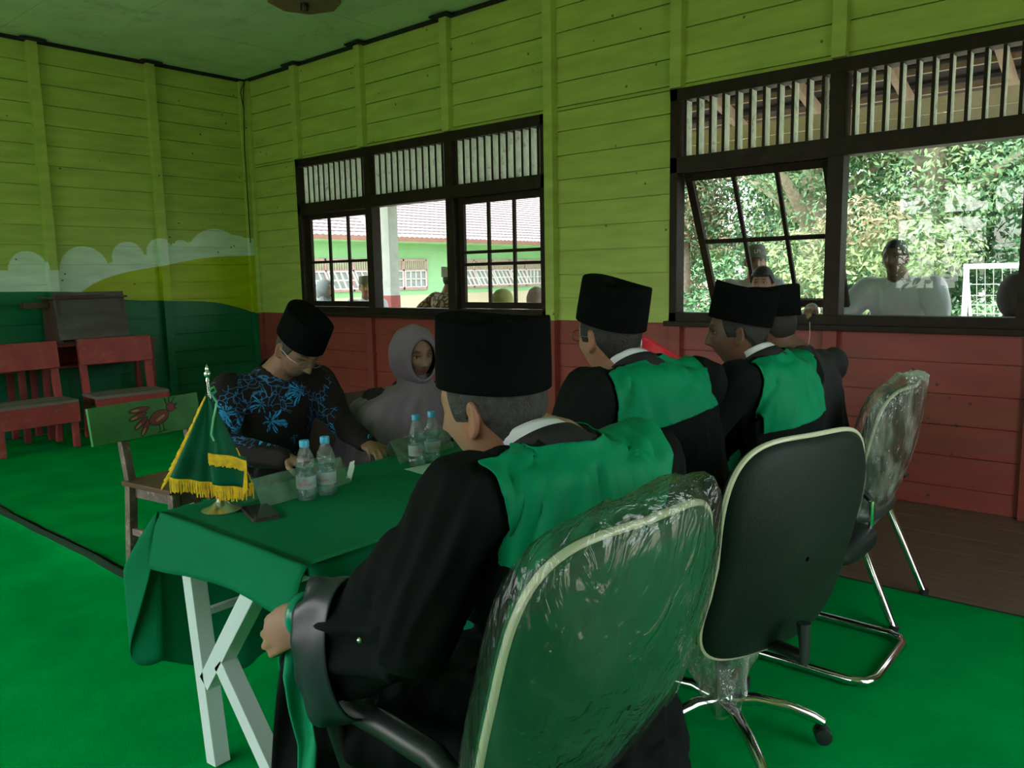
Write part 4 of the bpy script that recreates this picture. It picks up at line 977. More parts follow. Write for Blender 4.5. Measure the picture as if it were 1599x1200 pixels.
M_velvet = pm('black_velvet', (.0045, .0055, .0055), 1.0, var=.2, spec=.05); M_yoke = pm('green_satin_yoke', (0.0, .245, .105), .62, var=.10, scale=5, spec=.15, bump=.25, bscale=7)
M_collar = pm('white_collar', (.68, .72, .74), .7, var=.03); M_bcol = pm('black_collar', (.008, .007, .009), .8)
M_hair = pm('black_hair', (.012, .011, .010), .6, var=.4, scale=40, bump=.5, bscale=200); M_hairg = pm('greying_hair', (.032, .033, .030), .7, var=.5, scale=60, bump=.5, bscale=200)
M_eye = pm('eye_white', (.34, .31, .28), .35); M_iris = pm('iris', (.015, .01, .008), .2); M_lens = clear_mat('lens', (.97, .98, .98), 1.5, .02, boost=1.6); M_frame = pm('glasses_frame', (.30, .28, .26), .3, metal=.7)
M_mauve = pm('mauve_hijab', (.215, .17, .21), .75, var=.1, scale=4, spec=.2, bump=.1)
M_blackcl = pm('black_cloth', (.012, .013, .015), .8, var=.2)
M_shoe = pm('black_shoe', (.012, .012, .012), .4)
M_trou = pm('dark_trousers', (.015, .017, .022), .8)
def batik(name, base, ink, ink2, s=6.5, mode='flower'):
    m = bpy.data.materials.new(name); m.use_nodes = True; t = m.node_tree; N = t.nodes; L = t.links; b = N['Principled BSDF']
    tc = N.new('ShaderNodeTexCoord'); vo = N.new('ShaderNodeTexVoronoi'); vo.inputs['Scale'].default_value = s
    if mode == 'flower':
        vo.inputs['Randomness'].default_value = .8; L.new(tc.outputs['Object'], vo.inputs['Vector'])
        df = N.new('ShaderNodeVectorMath'); df.operation = 'SUBTRACT'; L.new(tc.outputs['Object'], df.inputs[0]); L.new(vo.outputs['Position'], df.inputs[1])
        sp = N.new('ShaderNodeSeparateXYZ'); L.new(df.outputs[0], sp.inputs[0]); x, y, z = (X(t, sp.outputs[i]) for i in range(3))
        ang = N.new('ShaderNodeMath'); ang.operation = 'ARCTAN2'; L.new((x+y).v, ang.inputs[0]); L.new(z.v, ang.inputs[1]); A = X(t, ang.outputs[0])
        r = ((x*x+y*y+z*z)._op('SQRT'))*s
        pet = (A*7)._op('COSINE'); rad = pet*.10+.30
        inside = r.lt(rad); n1 = N.new('ShaderNodeTexNoise'); n1.inputs['Scale'].default_value = 70; n1.inputs['Detail'].default_value = 4; L.new(tc.outputs['Object'], n1.inputs['Vector'])
        vein = (A*21+r*12)._op('COSINE').gt(-.2); sc = N.new('ShaderNodeSeparateColor'); L.new(vo.outputs['Color'], sc.inputs[0]); sel = X(t, sc.outputs[0]).gt(.28)
        fac = inside*vein*sel*X(t, n1.outputs[0]).gt(.42)
        # curling vine lines
        w = N.new('ShaderNodeTexVoronoi'); w.feature = 'DISTANCE_TO_EDGE'; w.inputs['Scale'].default_value = 34; n4 = N.new('ShaderNodeTexNoise'); n4.inputs['Scale'].default_value = 9
        mxv = N.new('ShaderNodeMix'); mxv.data_type = 'VECTOR'; mxv.inputs[0].default_value = .13; L.new(tc.outputs['Object'], n4.inputs['Vector']); L.new(tc.outputs['Object'], mxv.inputs[4]); L.new(n4.outputs['Color'], mxv.inputs[5]); L.new(mxv.outputs[1], w.inputs['Vector'])
        n5 = N.new('ShaderNodeTexNoise'); n5.inputs['Scale'].default_value = 5.5; L.new(tc.outputs['Object'], n5.inputs['Vector'])
        vine = X(t, w.outputs['Distance']).lt(.045)*X(t, n5.outputs[0]).gt(.53)
        c = (vine*.75).mix(base, ink2); c = fac.mix(c, ink)
    else:
        L.new(tc.outputs['Object'], vo.inputs['Vector']); vo.feature = 'DISTANCE_TO_EDGE'
        c = X(t, vo.outputs['Distance']).lt(.14).mix(base, ink)
    L.new(c, b.inputs['Base Color']); b.inputs['Roughness'].default_value = .8; b.inputs['Specular IOR Level'].default_value = .2; return m
M_batik = batik('blue_flower_batik', (.016, .012, .013), (.03, .40, .85), (.05, .22, .50))
M_leop = batik('brown_pattern_shirt', (.50, .40, .24), (.10, .07, .035), None, s=15, mode='leop')

def V(*a): return Vector(a)
class BM(MB):
    def cap(s, a, b, ra, rb, n=14):
        a = Vector(a); b = Vector(b); d = (b-a); L = d.length or 1e-4; d = d/L; pts = []; rs = []
        for k in (-90, -60, -30): q = radians(k); pts.append(a+d*ra*sin(q)); rs.append(max(ra*cos(q), 1e-4))
        pts.append(a); rs.append(ra); pts.append((a+b)/2); rs.append((ra+rb)/2); pts.append(b); rs.append(rb)
        for k in (30, 60, 90): q = radians(k); pts.append(b+d*rb*sin(q)); rs.append(max(rb*cos(q), 1e-4))
        return s.tube(pts, rs, n)
    def ell(s, c, r, M=None, n=16):
        vs = []; fs = []; k = n//2
        for j in range(k+1):
            p = -pi/2+pi*j/k
            for i in range(n):
                q = Vector((r[0]*max(cos(p), 1e-3)*cos(2*pi*i/n), r[1]*max(cos(p), 1e-3)*sin(2*pi*i/n), r[2]*sin(p)))
                if M is not None: q = M @ q
                vs.append(q+Vector(c))
        for j in range(k):
            for i in range(n): i2 = (i+1) % n; fs.append((j*n+i, j*n+i2, (j+1)*n+i2, (j+1)*n+i))
        fs.append(tuple(range(n))[::-1]); fs.append(tuple(k*n+i for i in range(n))); return s.add(vs, fs)
    def loft(s, secs, n=28, fold=None):
        """secs: (centre, xaxis*rx, yaxis*ry) ellipse rings, capped"""
        vs = []
        for k, (c, ax, ay) in enumerate(secs):
            for i in range(n):
                t = 2*pi*i/n; f = fold(k/(len(secs)-1), t) if fold else 1
                vs.append(Vector(c)+Vector(ax)*cos(t)*f+Vector(ay)*sin(t)*f)
        fs = [(j*n+i, j*n+(i+1) % n, (j+1)*n+(i+1) % n, (j+1)*n+i) for j in range(len(secs)-1) for i in range(n)]
        fs += [tuple(range(n))[::-1], tuple((len(secs)-1)*n+i for i in range(n))]; return s.add(vs, fs)
def g2(y, z, cy_, cz, sy, sz): return math.exp(-((y-cy_)/sy)**2-((z-cz)/sz)**2)
def head_pt(d, fem=0, chub=0):
    x, y, z = d; s = max(0, -z)
    px, py, pz = x*.097, y*(.076+.004*chub), z*.118
    py *= 1-(.30-.08*chub+.04*fem)*s**1.3
    if x > 0: px += -.010*s*x
    else:
        px *= 1-.30*s; px += -.006*(z > 0)*z
    if x > 0:
        w = min(1, x*2.2)
        t = min(1, max(0, (.018-pz)/.058))
        nose = (.0305-.005*fem)*(t**1.1 if pz > -.040 else math.exp(-((pz+.040)/.0065)**2))*math.exp(-(py/(.0075+.0075*t))**2)
        nose += .006*(g2(py, pz, .013, -.036, .006, .007)+g2(py, pz, -.013, -.036, .006, .007))
        f = nose+(.006-.002*fem)*math.exp(-((pz-.024)/.010)**2)*math.exp(-(py/.045)**2)
        f -= .0125*(g2(py, pz, .031, .002, .015, .011)+g2(py, pz, -.031, .002, .015, .011))
        f += (.005+.003*chub)*(g2(py, pz, .040, -.030, .018, .016)+g2(py, pz, -.040, -.030, .018, .016))
        f += .0065*g2(py, pz, 0, -.0575, .019, .0055)+.0065*g2(py, pz, 0, -.0695, .016, .006)-.005*g2(py, pz, 0, -.0635, .022, .0022)
        f += .008*g2(py, pz, 0, -.102, .020, .014)
        px += f*w
    return Vector((px, py, pz))
def head_prims(m, M, fem=0, chub=0, n=96, k=72, ears=True):
    vs = []; fs = []
    for j in range(k+1):
        p = -pi/2+pi*j/k
        for i in range(n):
            t = 2*pi*i/n; vs.append(M @ head_pt((max(cos(p), 1e-3)*cos(t), max(cos(p), 1e-3)*sin(t), sin(p)), fem, chub))
    for j in range(k):
        for i in range(n): i2 = (i+1) % n; fs.append((j*n+i, j*n+i2, (j+1)*n+i2, (j+1)*n+i))
    fs.append(tuple(range(n))[::-1]); fs.append(tuple(k*n+i for i in range(n))); m.add(vs, fs)
    if ears:
        for s in (-1, 1):
            E = M @ Matrix.Translation((-.006, s*.078, -.010)) @ Matrix.Rotation(s*radians(-28), 4, 'Z') @ Matrix.Rotation(radians(-10), 4, 'Y')
            # ear: thin shell with a raised rim, lobe below
            m.ell(E @ V(-.004, s*.001, 0), (.015, .0045, .026), E.to_3x3())
            rim = [E @ V(.012*cos(a)*(1 if a > 0 else 1)-.003, s*(.006), .030*sin(a)+.002) for a in np.linspace(radians(20), radians(250), 14)]
            m.tube(rim, [.0045]*10+[.005, .006, .0065, .006], 8)
            m.ell(E @ V(.001, s*.004, -.026), (.008, .005, .010), E.to_3x3())
def hair_obj(parent, M, mat, low_back=-.055, side=-.012, fem=0, chub=0, thick=.006, full=False, name='hair'):
    m = MB(); n = 120; k = 90; vs = {}; fs = []
    def hl(t):
        c = cos(t)   # +1 front, -1 back
        if full: return .045 if c > .55 else (.045-(.045-side)*min(1, (.55-c)/.35) if c > -.1 else side+(low_back-side)*min(1, (-.1-c)/.5))
        return .058 if c > .60 else (.058-(.058-side)*min(1, (.60-c)/.25) if c > .05 else (side+.018 if c > -.22 else side+(low_back-side)*min(1, (-.22-c)/.45)))
    pts = []
    for j in range(k+1):
        v = j/k
        for i in range(n):
            t = 2*pi*i/n; h0 = hl(t)/.118; z = h0+(1-h0)*v**.8; z = min(z, .9999); p = math.asin(z)
            d = (cos(p)*cos(t), cos(p)*sin(t), z); q = head_pt(d, fem, chub); o = Vector(d).normalized()*thick*(min(1, v*14)*.8+.2)
            pts.append(M @ (q+o+Vector((0, 0, .001*noise.noise(q*90)))))
    fs = [(j*n+i, j*n+(i+1) % n, (j+1)*n+(i+1) % n, (j+1)*n+i) for j in range(k) for i in range(n)]
    m.add(pts, fs); return m.build(name, mat, parent, smooth=True, auto=False)
def peci(parent, M, hl=.108, hw=.086, h=.115, z0=.038, tilt=0, name='cap', mat=None):
    m = MB(); n = 64; rings = []
    T = M @ Matrix.Translation((-.006, 0, z0)) @ Matrix.Rotation(tilt, 4, 'Y')
    def ring(k, z, pinch=0, dip=0):
        R = []
        for i in range(n):
            t = 2*pi*i/n; c, s = cos(t), sin(t); e = 2/2.25
            x = hl*k*math.copysign(abs(c)**e, c); y = hw*(k-pinch)*math.copysign(abs(s)**e, s)
            R.append(T @ V(x, y, z+.010*(c*c)*(z > .05)-dip*(1-c*c)*0))
        return R
    for k, z, p in ((.93, .012, 0), (.985, -.002, 0), (1.0, .0, 0), (1.0, h*.3, .005), (.99, h*.7, .02), (.985, h*.96, .03), (.975, h, .035), (.95, h+.001, .04), (.8, h-.006, .06), (.45, h-.010, .05), (.02, h-.008, 0)): rings.append(ring(k, z, p))
    m.add([p for r in rings for p in r], [(j*n+i, j*n+(i+1) % n, (j+1)*n+(i+1) % n, (j+1)*n+i) for j in range(len(rings)-1) for i in range(n)])
    return m.build(name, mat or M_velvet, parent, smooth=True)
def glasses(parent, M, drop=0):
    m = MB(); Z = .0-drop; Xf = .102-drop*.3
    for s in (-1, 1):
        c = [M @ V(Xf-.004*abs(cos(t))*(cos(t)*s > 0), s*.033+.024*cos(t), Z+.016*sin(t)) for t in np.linspace(0, 2*pi, 24, endpoint=False)]; m.tube(c, .0017, 6, closed=True)
        m.tube([M @ V(Xf-.004, s*.057, Z+.004), M @ V(.06, s*.079, Z+.006), M @ V(.0, s*.084, .004), M @ V(-.018, s*.083, -.012)], .0014, 6)
    m.tube([M @ V(Xf, .010, Z+.004), M @ V(Xf+.003, 0, Z+.007), M @ V(Xf, -.010, Z+.004)], .0012, 6)
    g_ = m.build('glasses', M_frame, parent, smooth=True)
    for s in (-1, 1):
        m = MB(); m.add([M @ V(Xf, s*.033+.023*cos(t), Z+.015*sin(t)) for t in np.linspace(0, 2*pi, 24, endpoint=False)], [tuple(range(24))]); m.build('lens', M_lens, g_)
def eyes(parent, M, fem=0, closed=False):
    for s in (-1, 1):
        m = BM(); c = V(.0705, s*.031, .002); m.ell(M @ c, (.0115, .0130, .0068), M.to_3x3(), 20); e = m.build('eye', M_eye, parent, smooth=True, auto=False)
        m = BM(); m.ell(M @ (c+V(.0078, 0, 0)), (.0046, .0062, .0062), M.to_3x3(), 14); m.build('iris', M_iris, e, smooth=True, auto=False)
def hand(m, wrist, d, palm_n, curl, side, s=1.0, spread=1.0, thumb_in=.3, rf=.0085):
    """d: direction of the hand, palm_n: direction the palm faces, side +1: thumb towards d x palm_n"""
    d = Vector(d).normalized(); pn = Vector(palm_n); pn = (pn-d*pn.dot(d)).normalized(); w = d.cross(pn)*side
    wrist = Vector(wrist); c = wrist+d*.045*s
    M3 = Matrix((d, w, pn)).transposed()
    m.ell(c, (.052*s, .041*s, .016*s), M3, 18); m.ell(wrist+d*.03*s, (.04*s, .030*s, .018*s), M3, 16)
    tips = []
    for i, (off, L, ex) in enumerate(((.030, .068, .078), (.011, .076, .086), (-.009, .071, .083), (-.028, .056, .073))):
        p = wrist+d*ex*s+w*off*s*spread; a = curl*(.75+.1*i); dd = d+w*off*1.5*(spread-.6); dd.normalize(); r = rf*s*(1 if i < 3 else .88)
        m.cap(wrist+d*(ex-.03)*s+w*off*s*.95, p, r*1.15, r*1.1, 10)
        ang = 0
        for sl_, k in ((.44, .55), (.31, .95), (.25, .6)):
            ang += a*k; q = dd*cos(ang)+pn*sin(ang); p2 = p+q*L*s*sl_; m.cap(p, p2, r, r*.9, 10); p = p2; r *= .92
        tips.append(p)
    t0 = wrist+d*.022*s+w*.028*s; q = (d*.62+w*.72+pn*.35*thumb_in*2).normalized(); p1 = t0+q*.036*s; q2 = (d*.85+w*(.35-.5*thumb_in)+pn*thumb_in*1.2).normalized(); p2 = p1+q2*.030*s; p3 = p2+(q2+pn*.2).normalized()*.024*s
    m.cap(wrist+d*.012*s+w*.012*s, t0, .013*s, .013*s, 10); m.cap(t0, p1, .0125*s, .0105*s, 10); m.cap(p1, p2, .0105*s, .0095*s, 10); m.cap(p2, p3, .0095*s, .0082*s, 10)
    return tips
def remesh(mb, name, vox, smooth=2, fold=None, mat=None, parent=None):
    me = bpy.data.meshes.new(name); me.from_pydata([tuple(p) for p in mb.v], [], mb.f); o = bpy.data.objects.new('tmp', me); COL.objects.link(o)
    r = o.modifiers.new('r', 'REMESH'); r.mode = 'VOXEL'; r.voxel_size = vox; r.use_smooth_shade = True
    if smooth: q = o.modifiers.new('s', 'SMOOTH'); q.iterations = smooth; q.factor = .5
    dg = bpy.context.evaluated_depsgraph_get(); dg.update(); out = bpy.data.meshes.new_from_object(o.evaluated_get(dg)); bpy.data.objects.remove(o); bpy.data.meshes.remove(me)
    # keep the one outer surface
    bm = bmesh.new(); bm.from_mesh(out); seen = set(); best = []
    bm.verts.ensure_lookup_table()
    for v in bm.verts:
        if v.index in seen: continue
        st = [v]; seen.add(v.index); comp = []
        while st:
            a = st.pop(); comp.append(a)
            for e in a.link_edges:
                b = e.other_vert(a)
                if b.index not in seen: seen.add(b.index); st.append(b)
        if len(comp) > len(best):
            best, comp = comp, best
        if comp: bmesh.ops.delete(bm, geom=[q for q in comp if q.is_valid], context='VERTS') if False else None
        if comp:
            for q in comp: q.tag = True
    for q in best: q.tag = False
    bmesh.ops.delete(bm, geom=[q for q in bm.verts if q.tag], context='VERTS'); bm.to_mesh(out); bm.free()
    if fold:
        n = len(out.vertices); co = np.empty(n*3, 'f'); out.vertices.foreach_get('co', co); co = co.reshape(-1, 3); no = np.empty(n*3, 'f'); out.vertices.foreach_get('normal', no); no = no.reshape(-1, 3)
        for i in range(n): co[i] += no[i]*fold(co[i])
        out.vertices.foreach_set('co', co.ravel())
    out.name = name; out.materials.clear()
    if mat: out.materials.append(mat)
    out.polygons.foreach_set('use_smooth', [True]*len(out.polygons)); out.update()
    ob = bpy.data.objects.new(name, out); COL.objects.link(ob); ob.parent = parent; return ob
def tint_face(ob, M, beard=0, brow=.12, fem=0):
    me = ob.data; a = me.attributes.new('tint', 'FLOAT_VECTOR', 'POINT'); Mi = M.inverted(); out = np.ones((len(me.vertices), 3), 'f')
    for i, v in enumerate(me.vertices):
        p = Mi @ v.co
        if abs(p.z) < .13 and p.x > .02 and abs(p.y) < .09:
            t = np.ones(3)
            lip = min(1, g2(p.y, p.z, 0, -.064, .022, .009)*1.3); t = t*(1-lip)+np.array((.95, .48, .50) if fem else (.78, .55, .55))*lip
            for s in (-1, 1):
                b = min(1, 1.4*g2(p.y, p.z, s*.032, .024+.004*(1-abs(p.y-s*.032)/.02), .017, .0045)); t = t*(1-b)+brow*b
                e = .55*g2(p.y, p.z, s*.031, .004, .019, .012); t = t*(1-e)+t*.55*e
                e = min(1, 1.2*g2(p.y, p.z, s*.031, .006, .017, .0032)); t = t*(1-e)+.15*e
                e = g2(p.y, p.z, s*.008, -.046, .0035, .0025); t = t*(1-e*.8)
            if beard:
                b = beard*max(g2(p.y, p.z, 0, -.049, .026, .006), g2(p.y, p.z, 0, -.092, .03, .02)); t = t*(1-b)+.12*b
            out[i] = t
        elif abs(p.z) < .13 and abs(p.y) > .05: out[i] = (1.0, .86, .82)
    a.data.foreach_set('vector', out.ravel())
def person(world, heading, label, P, group=None):
    """P: pose. Local frame: +x forward, +y to the left, z up; origin on the floor below the hips"""
    R0 = Matrix.Translation(world) @ Matrix.Rotation(heading, 4, 'Z'); Ri = R0.inverted()
    def loc(p): return Ri @ Vector(p)
    zs = P.get('hip', .50); L = P.get('lean', 0.1); sc = P.get('scale', 1.0); bw = P.get('build', 1.0)
    up = V(sin(L), 0, cos(L)); fw = V(cos(L), 0, -sin(L)); bend = P.get('bend', .10); up2 = V(sin(L+bend*2), 0, cos(L+bend*2)); fw2 = V(cos(L+bend*2), 0, -sin(L+bend*2))
    hip = V(0, 0, zs); ts = sc
    if 'c7_at' in P:
        c_ = loc(P['c7_at'])-hip; ts = c_.length/.53; up = up2 = c_.normalized(); fw = fw2 = V(0, 1, 0).cross(up).normalized()
    waist = hip+up*.17*ts; chest = waist+up*.16*ts+V(.0, 0, 0); c7 = chest+up2*.20*ts; shm = chest+up2*.145*ts; lt = V(0, 1, 0)
    tw = P.get('twist', 0.0); lt2 = V(-sin(tw), cos(tw), 0); drop_ = P.get('shdrop', 0)
    sw = .185*bw*sc; sh = {1: shm+lt2*sw-up2*.02*sc, -1: shm-lt2*sw-up2*(.02+drop_)*sc}
    hy, hp, hr = P.get('head', (0, 0, 0)); hc = c7+up2*.055*sc+V(.03, 0, .095)*sc
    if 'head_at' in P: hc = loc(P['head_at'])
    HM = Matrix.Translation(hc) @ Matrix.Rotation(hy, 4, 'Z') @ Matrix.Rotation(hp, 4, 'Y') @ Matrix.Rotation(hr, 4, 'X') @ Matrix.Scale(sc, 4)
    fem = P.get('fem', 0); chub = P.get('chub', 0)
    b = BM(); seated = P.get('seated', True); vox = P.get('vox', .007)
    # ---- body
    def tors(m, k, extra=0, n=24, hipk=1.0):
        m.loft([(hip-up*.10*sc, fw*.085*k*hipk, lt*.12*k*hipk), (hip-up*.05*sc, fw*(.115*k*hipk+extra), lt*(.165*k*hipk+extra)), (hip+up*.05*sc, fw*(.115*k*hipk+extra), lt*(.165*k*hipk+extra)), (waist, fw*(.105*k+extra), lt*(.142*k+extra)), (chest, fw2*(.115*k+extra), lt2*(.160*k+extra)),
                (chest+up2*.08*sc, fw2*(.110*k+extra), lt2*(.170*k+extra)), (shm+up2*.01, fw2*(.085*k+extra), lt2*(.150*k+extra)), (c7-up2*.025*sc, fw2*(.062*k+extra*.8), lt2*(.085*k+extra*.8)), (c7+up2*.01, fw2*.05*k, lt2*.055*k)], n)
    tors(b, bw*sc)
    neck_b = c7-up2*.03*sc; neck_t = HM @ V(-.018, 0, -.055)
    b.cap(neck_b, neck_t, .060*sc*bw, .053*sc*bw); b.cap(neck_t, HM @ V(-.035, 0, .0), .055*sc, .055*sc)
    head_prims(b, HM, fem, chub, ears=not P.get('noears', False))
    el, wr, hd = {}, {}, {}
    for s in (1, -1):
        A = P['arms'][0 if s == 1 else 1]; e = A['e']; w = A['w']; e = loc(e) if A.get('world', True) else Vector(e); w = loc(w) if A.get('world', True) else Vector(w)
        el[s], wr[s] = e, w; hd[s] = A
        b.cap(sh[s], (sh[s]+e)/2, .056*bw*sc, .047*bw*sc); b.cap((sh[s]+e)/2, e, .047*bw*sc, .039*sc); b.cap(e, (e*2+w)/3, .040*sc, .039*sc); b.cap((e*2+w)/3, w, .039*sc, .027*sc)
        d = (w-e).normalized(); dd = Vector(A.get('d', d)); dd = (Ri.to_3x3() @ dd) if ('d' in A and A.get('world', True)) else dd
        pn = Ri.to_3x3() @ Vector(A.get('n', (0, 0, -1)))
        hand(b, w, dd, pn, A.get('curl', .5), A.get('side', s), sc, thumb_in=A.get('th', .3))
    kn, an = {}, {}
    for s in (1, -1):
        if seated:
            k = V(.42*sc, s*.11, zs-.02) if 'knees' not in P else Vector(P['knees'][0 if s == 1 else 1]); a = V(k.x-.02, k.y, .085) if 'ankles' not in P else Vector(P['ankles'][0 if s == 1 else 1])
            h0 = hip+V(.02, s*.09, -.02)
        else: h0 = hip+V(0, s*.09, -.03); k = V(.02, s*.10, zs*.54); a = V(-.01, s*.10, .085)
        kn[s], an[s] = k, a
        b.cap(h0, (h0+k)/2, .082*sc, .068*sc); b.cap((h0+k)/2, k, .068*sc, .052*sc); b.cap(k, (k*2+a)/3, .052*sc, .052*sc); b.cap((k*2+a)/3, a, .052*sc, .036*sc); b.cap(a, a+V(.0, 0, -.03), .036, .034); b.cap(a+V(-.03, 0, -.045), a+V(.14, 0, -.055), .034, .026)
    body = remesh(b, 'person', vox, 1 if vox < .0065 else 0, mat=P.get('skin', SK_m)); body.matrix_world = R0
    tag(body, label, 'person', group); tint_face(body, HM, P.get('beard', 0), fem=fem)
    if P.get('eyes', True): eyes(body, HM)
    if P.get('hair', True): hair_obj(body, HM, P.get('hairmat', M_hair), low_back=P.get('hairlow', -.050), side=P.get('hairside', -.012), fem=fem, chub=chub, full=P.get('fullhair', False), thick=P.get('hairthick', .005))
    if P.get('cap', False): peci(body, HM, tilt=P.get('captilt', 0), mat=P.get('capmat'), h=P.get('caph', .115), hl=P.get('caphl', .110), hw=P.get('caphw', .088), z0=P.get('capz', .038))
    if P.get('glasses', False): glasses(body, HM, P.get('gdrop', 0))
    # ---- clothing
    kind = P.get('cloth', 'robe'); ck = P.get('clothmat', M_robe); m = BM(); ex = .018 if kind == 'robe' else .011
    tors(m, bw*sc, ex, 32, 1.12 if kind == 'robe' else 1.05)
    m.cap(neck_b-up2*.09*sc, neck_b-up2*.05*sc, .088*bw, .076*bw)
    cuff_secs = {}
    for s in (1, -1):
        e, w = el[s], wr[s]; A = hd[s]; dn = V(0, 0, -1); d = (w-e).normalized(); sd = d.cross(dn); sd = sd.normalized() if sd.length > .1 else lt
        dnp = sd.cross(d).normalized(); dnp = dnp if dnp.z < 0 else -dnp
        m.cap(sh[s], (sh[s]+e)/2, .078*bw, .072*bw); m.cap(neck_b-up2*.035, sh[s]-up2*.012, .058*bw, .074*bw)
        if kind == 'robe':
            m.cap((sh[s]+e)/2, e, .072*bw, .078); bell = A.get('bell', .10)
            c0 = e; secs = []
            for k_ in range(7):
                t = k_/6; c = e.lerp(w+d*.0, t*.84); r0 = .062; hgt = .066+bell*t; secs.append((c+dnp*(hgt-.058)*.95, sd*(r0-.004*t), dnp*hgt))
            m.loft(secs, 28)
            m.cap((sh[s]+e)/2+(w-e)*.12, e.lerp(w, .55), .075, .062); cuff_secs[s] = (secs, sd, dnp, d)
        elif kind == 'short': m.cap((sh[s]+e)/2, sh[s].lerp(e, .75), .064*bw, .062)
        else:
            m.cap((sh[s]+e)/2, e, .062*bw, .056); m.cap(e, w.lerp(e, .06), .055, .043)
    if seated and kind == 'robe':
        zk = zs-.02; kx = kn[1].x; ya = (kn[1].y+kn[-1].y)/2; yw = abs(kn[1].y-kn[-1].y)/2+.10
        m.loft([(hip+V(-.07, 0, -.0), V(0, 0, .10), V(0, .20, 0)), (hip+V(.05, 0, -.01), V(0, 0, .125), V(0, .21, 0)), (V(kx*.6, ya*.6, zk), V(0, 0, .105), V(0, yw, 0)), (V(kx, ya, zk), V(.02, 0, .095), V(0, yw, 0)), (V(kx+.055, ya, zk-.06), V(.05, 0, .05), V(0, yw, 0))], 30)
        m.loft([(V(kx-.03, ya, zk+.03), V(.10, 0, 0), V(0, yw*.95, 0)), (V(kx-.03, ya, zk-.10), V(.11, 0, 0), V(0, yw, 0)), (V(kx-.05, ya, .28), V(.11, 0, 0), V(0, yw*1.0, 0)), (V(kx-.06, ya, .14), V(.12, 0, 0), V(0, yw*1.05, 0))], 30)
        m.loft([(hip+V(-.03, 0, .02), V(.15, 0, 0), V(0, .215, 0)), (hip+V(-.03, 0, -.06), V(.17, 0, 0), V(0, .225, 0)), (hip+V(-.02, 0, -.07), V(.17, 0, 0), V(0, .22, 0))], 26)
    sd0 = P.get('seed', 1)
    arms = [(sh[s], el[s]) for s in (1, -1)]+[(el[s], wr[s]) for s in (1, -1)]
    FA = P.get('fold', .010)
    def fold(co):
        p = Vector(co); h = p.z
        # creases run with the cloth's fall; finer and deeper on sleeves
        best = 9; ax = V(0, 0, 1)
        for k_, (a, c) in enumerate(arms):
            ab = c-a; t = max(0, min(1, (p-a).dot(ab)/ab.length_squared)); dd_ = (p-(a+ab*t)).length
            if dd_ < best: best = dd_; ax = ab.normalized(); on = dd_ < .13
        u = p.dot(ax) if on else p.z
        q = p-ax*u if on else V(p.x, p.y, 0)
        n1 = noise.noise((q*15+ax*u*3.0)+V(sd0, 0, 0)); n2 = noise.noise((q*32+ax*u*6)+V(0, sd0, 3)); n3 = noise.noise(p*9+V(sd0*2, 1, 0))
        return FA*((1-abs(n1)*2.6)*.75+.35*n2+.5*n3)*(1 if on else .85)
    cl = remesh(m, {'robe': 'robe', 'short': 'shirt', 'shirt': 'shirt', 'dress': 'dress'}[kind], P.get('cvox', .010), 3, fold, ck, body)
    if kind == 'robe' and P.get('yoke', True):
        zb = P.get('yokez', .205); yw_ = P.get('yokew', .165)
        # square satin collar: cut from the robe's own surface and lifted off it
        bm = bmesh.new(); bm.from_mesh(cl.data); G = lambda: bm.verts[:]+bm.edges[:]+bm.faces[:]
        def cut(co, no):
            bmesh.ops.bisect_plane(bm, geom=G(), plane_co=co, plane_no=no, clear_outer=True)
        cut(c7-up2*zb, -up2)
        for s in (1, -1):
            nrm = (lt2*s+up2*P.get('flare', -.30)).normalized(); cut(c7+lt2*s*yw_-up2*.05, nrm)
        cut(c7+fw2*P.get('yokefront', .030), (fw2*1.0-up2*.15).normalized())
        cut(c7+up2*.0, up2)
        seen = set(); comps = []
        for v in bm.verts:
            if v in seen: continue
            st = [v]; seen.add(v); comp = []
            while st:
                a = st.pop(); comp.append(a)
                for e_ in a.link_edges:
                    b_ = e_.other_vert(a)
                    if b_ not in seen: seen.add(b_); st.append(b_)
            comps.append(comp)
        comps.sort(key=len)
        for comp in comps[:-1]: bmesh.ops.delete(bm, geom=comp, context='VERTS')
        for v in bm.verts: v.co += v.normal*.008
        me = bpy.data.meshes.new('yoke'); bm.to_mesh(me); bm.free(); me.materials.clear(); me.materials.append(M_yoke); me.polygons.foreach_set('use_smooth', [True]*len(me.polygons))
        yo = bpy.data.objects.new('yoke', me); COL.objects.link(yo); yo.parent = body; q = yo.modifiers.new('solid', 'SOLIDIFY'); q.thickness = .003; q.offset = 1
    if P.get('cuff') and kind == 'robe':
        secs, sd, dnp, d = cuff_secs[P['cuff']]; c0, ax, ay = secs[-1]; mm = MB()
        def g(u, v):
            t = 2*pi*u; k = 1.13+.08*v+.22*v*noise.noise((cos(t)*2.2, sin(t)*2.2, v*1.5)); c = c0-d*.075+d*.088*v+dnp*.018*v
            return c+ax*cos(t)*k*(1.12)+ay*sin(t)*k*1.03
        mm.grid(g, 64, 14, closed_u=True); mm.build('sleeve_cuff', M_satin, body, smooth=True, solid=.004, auto=False)
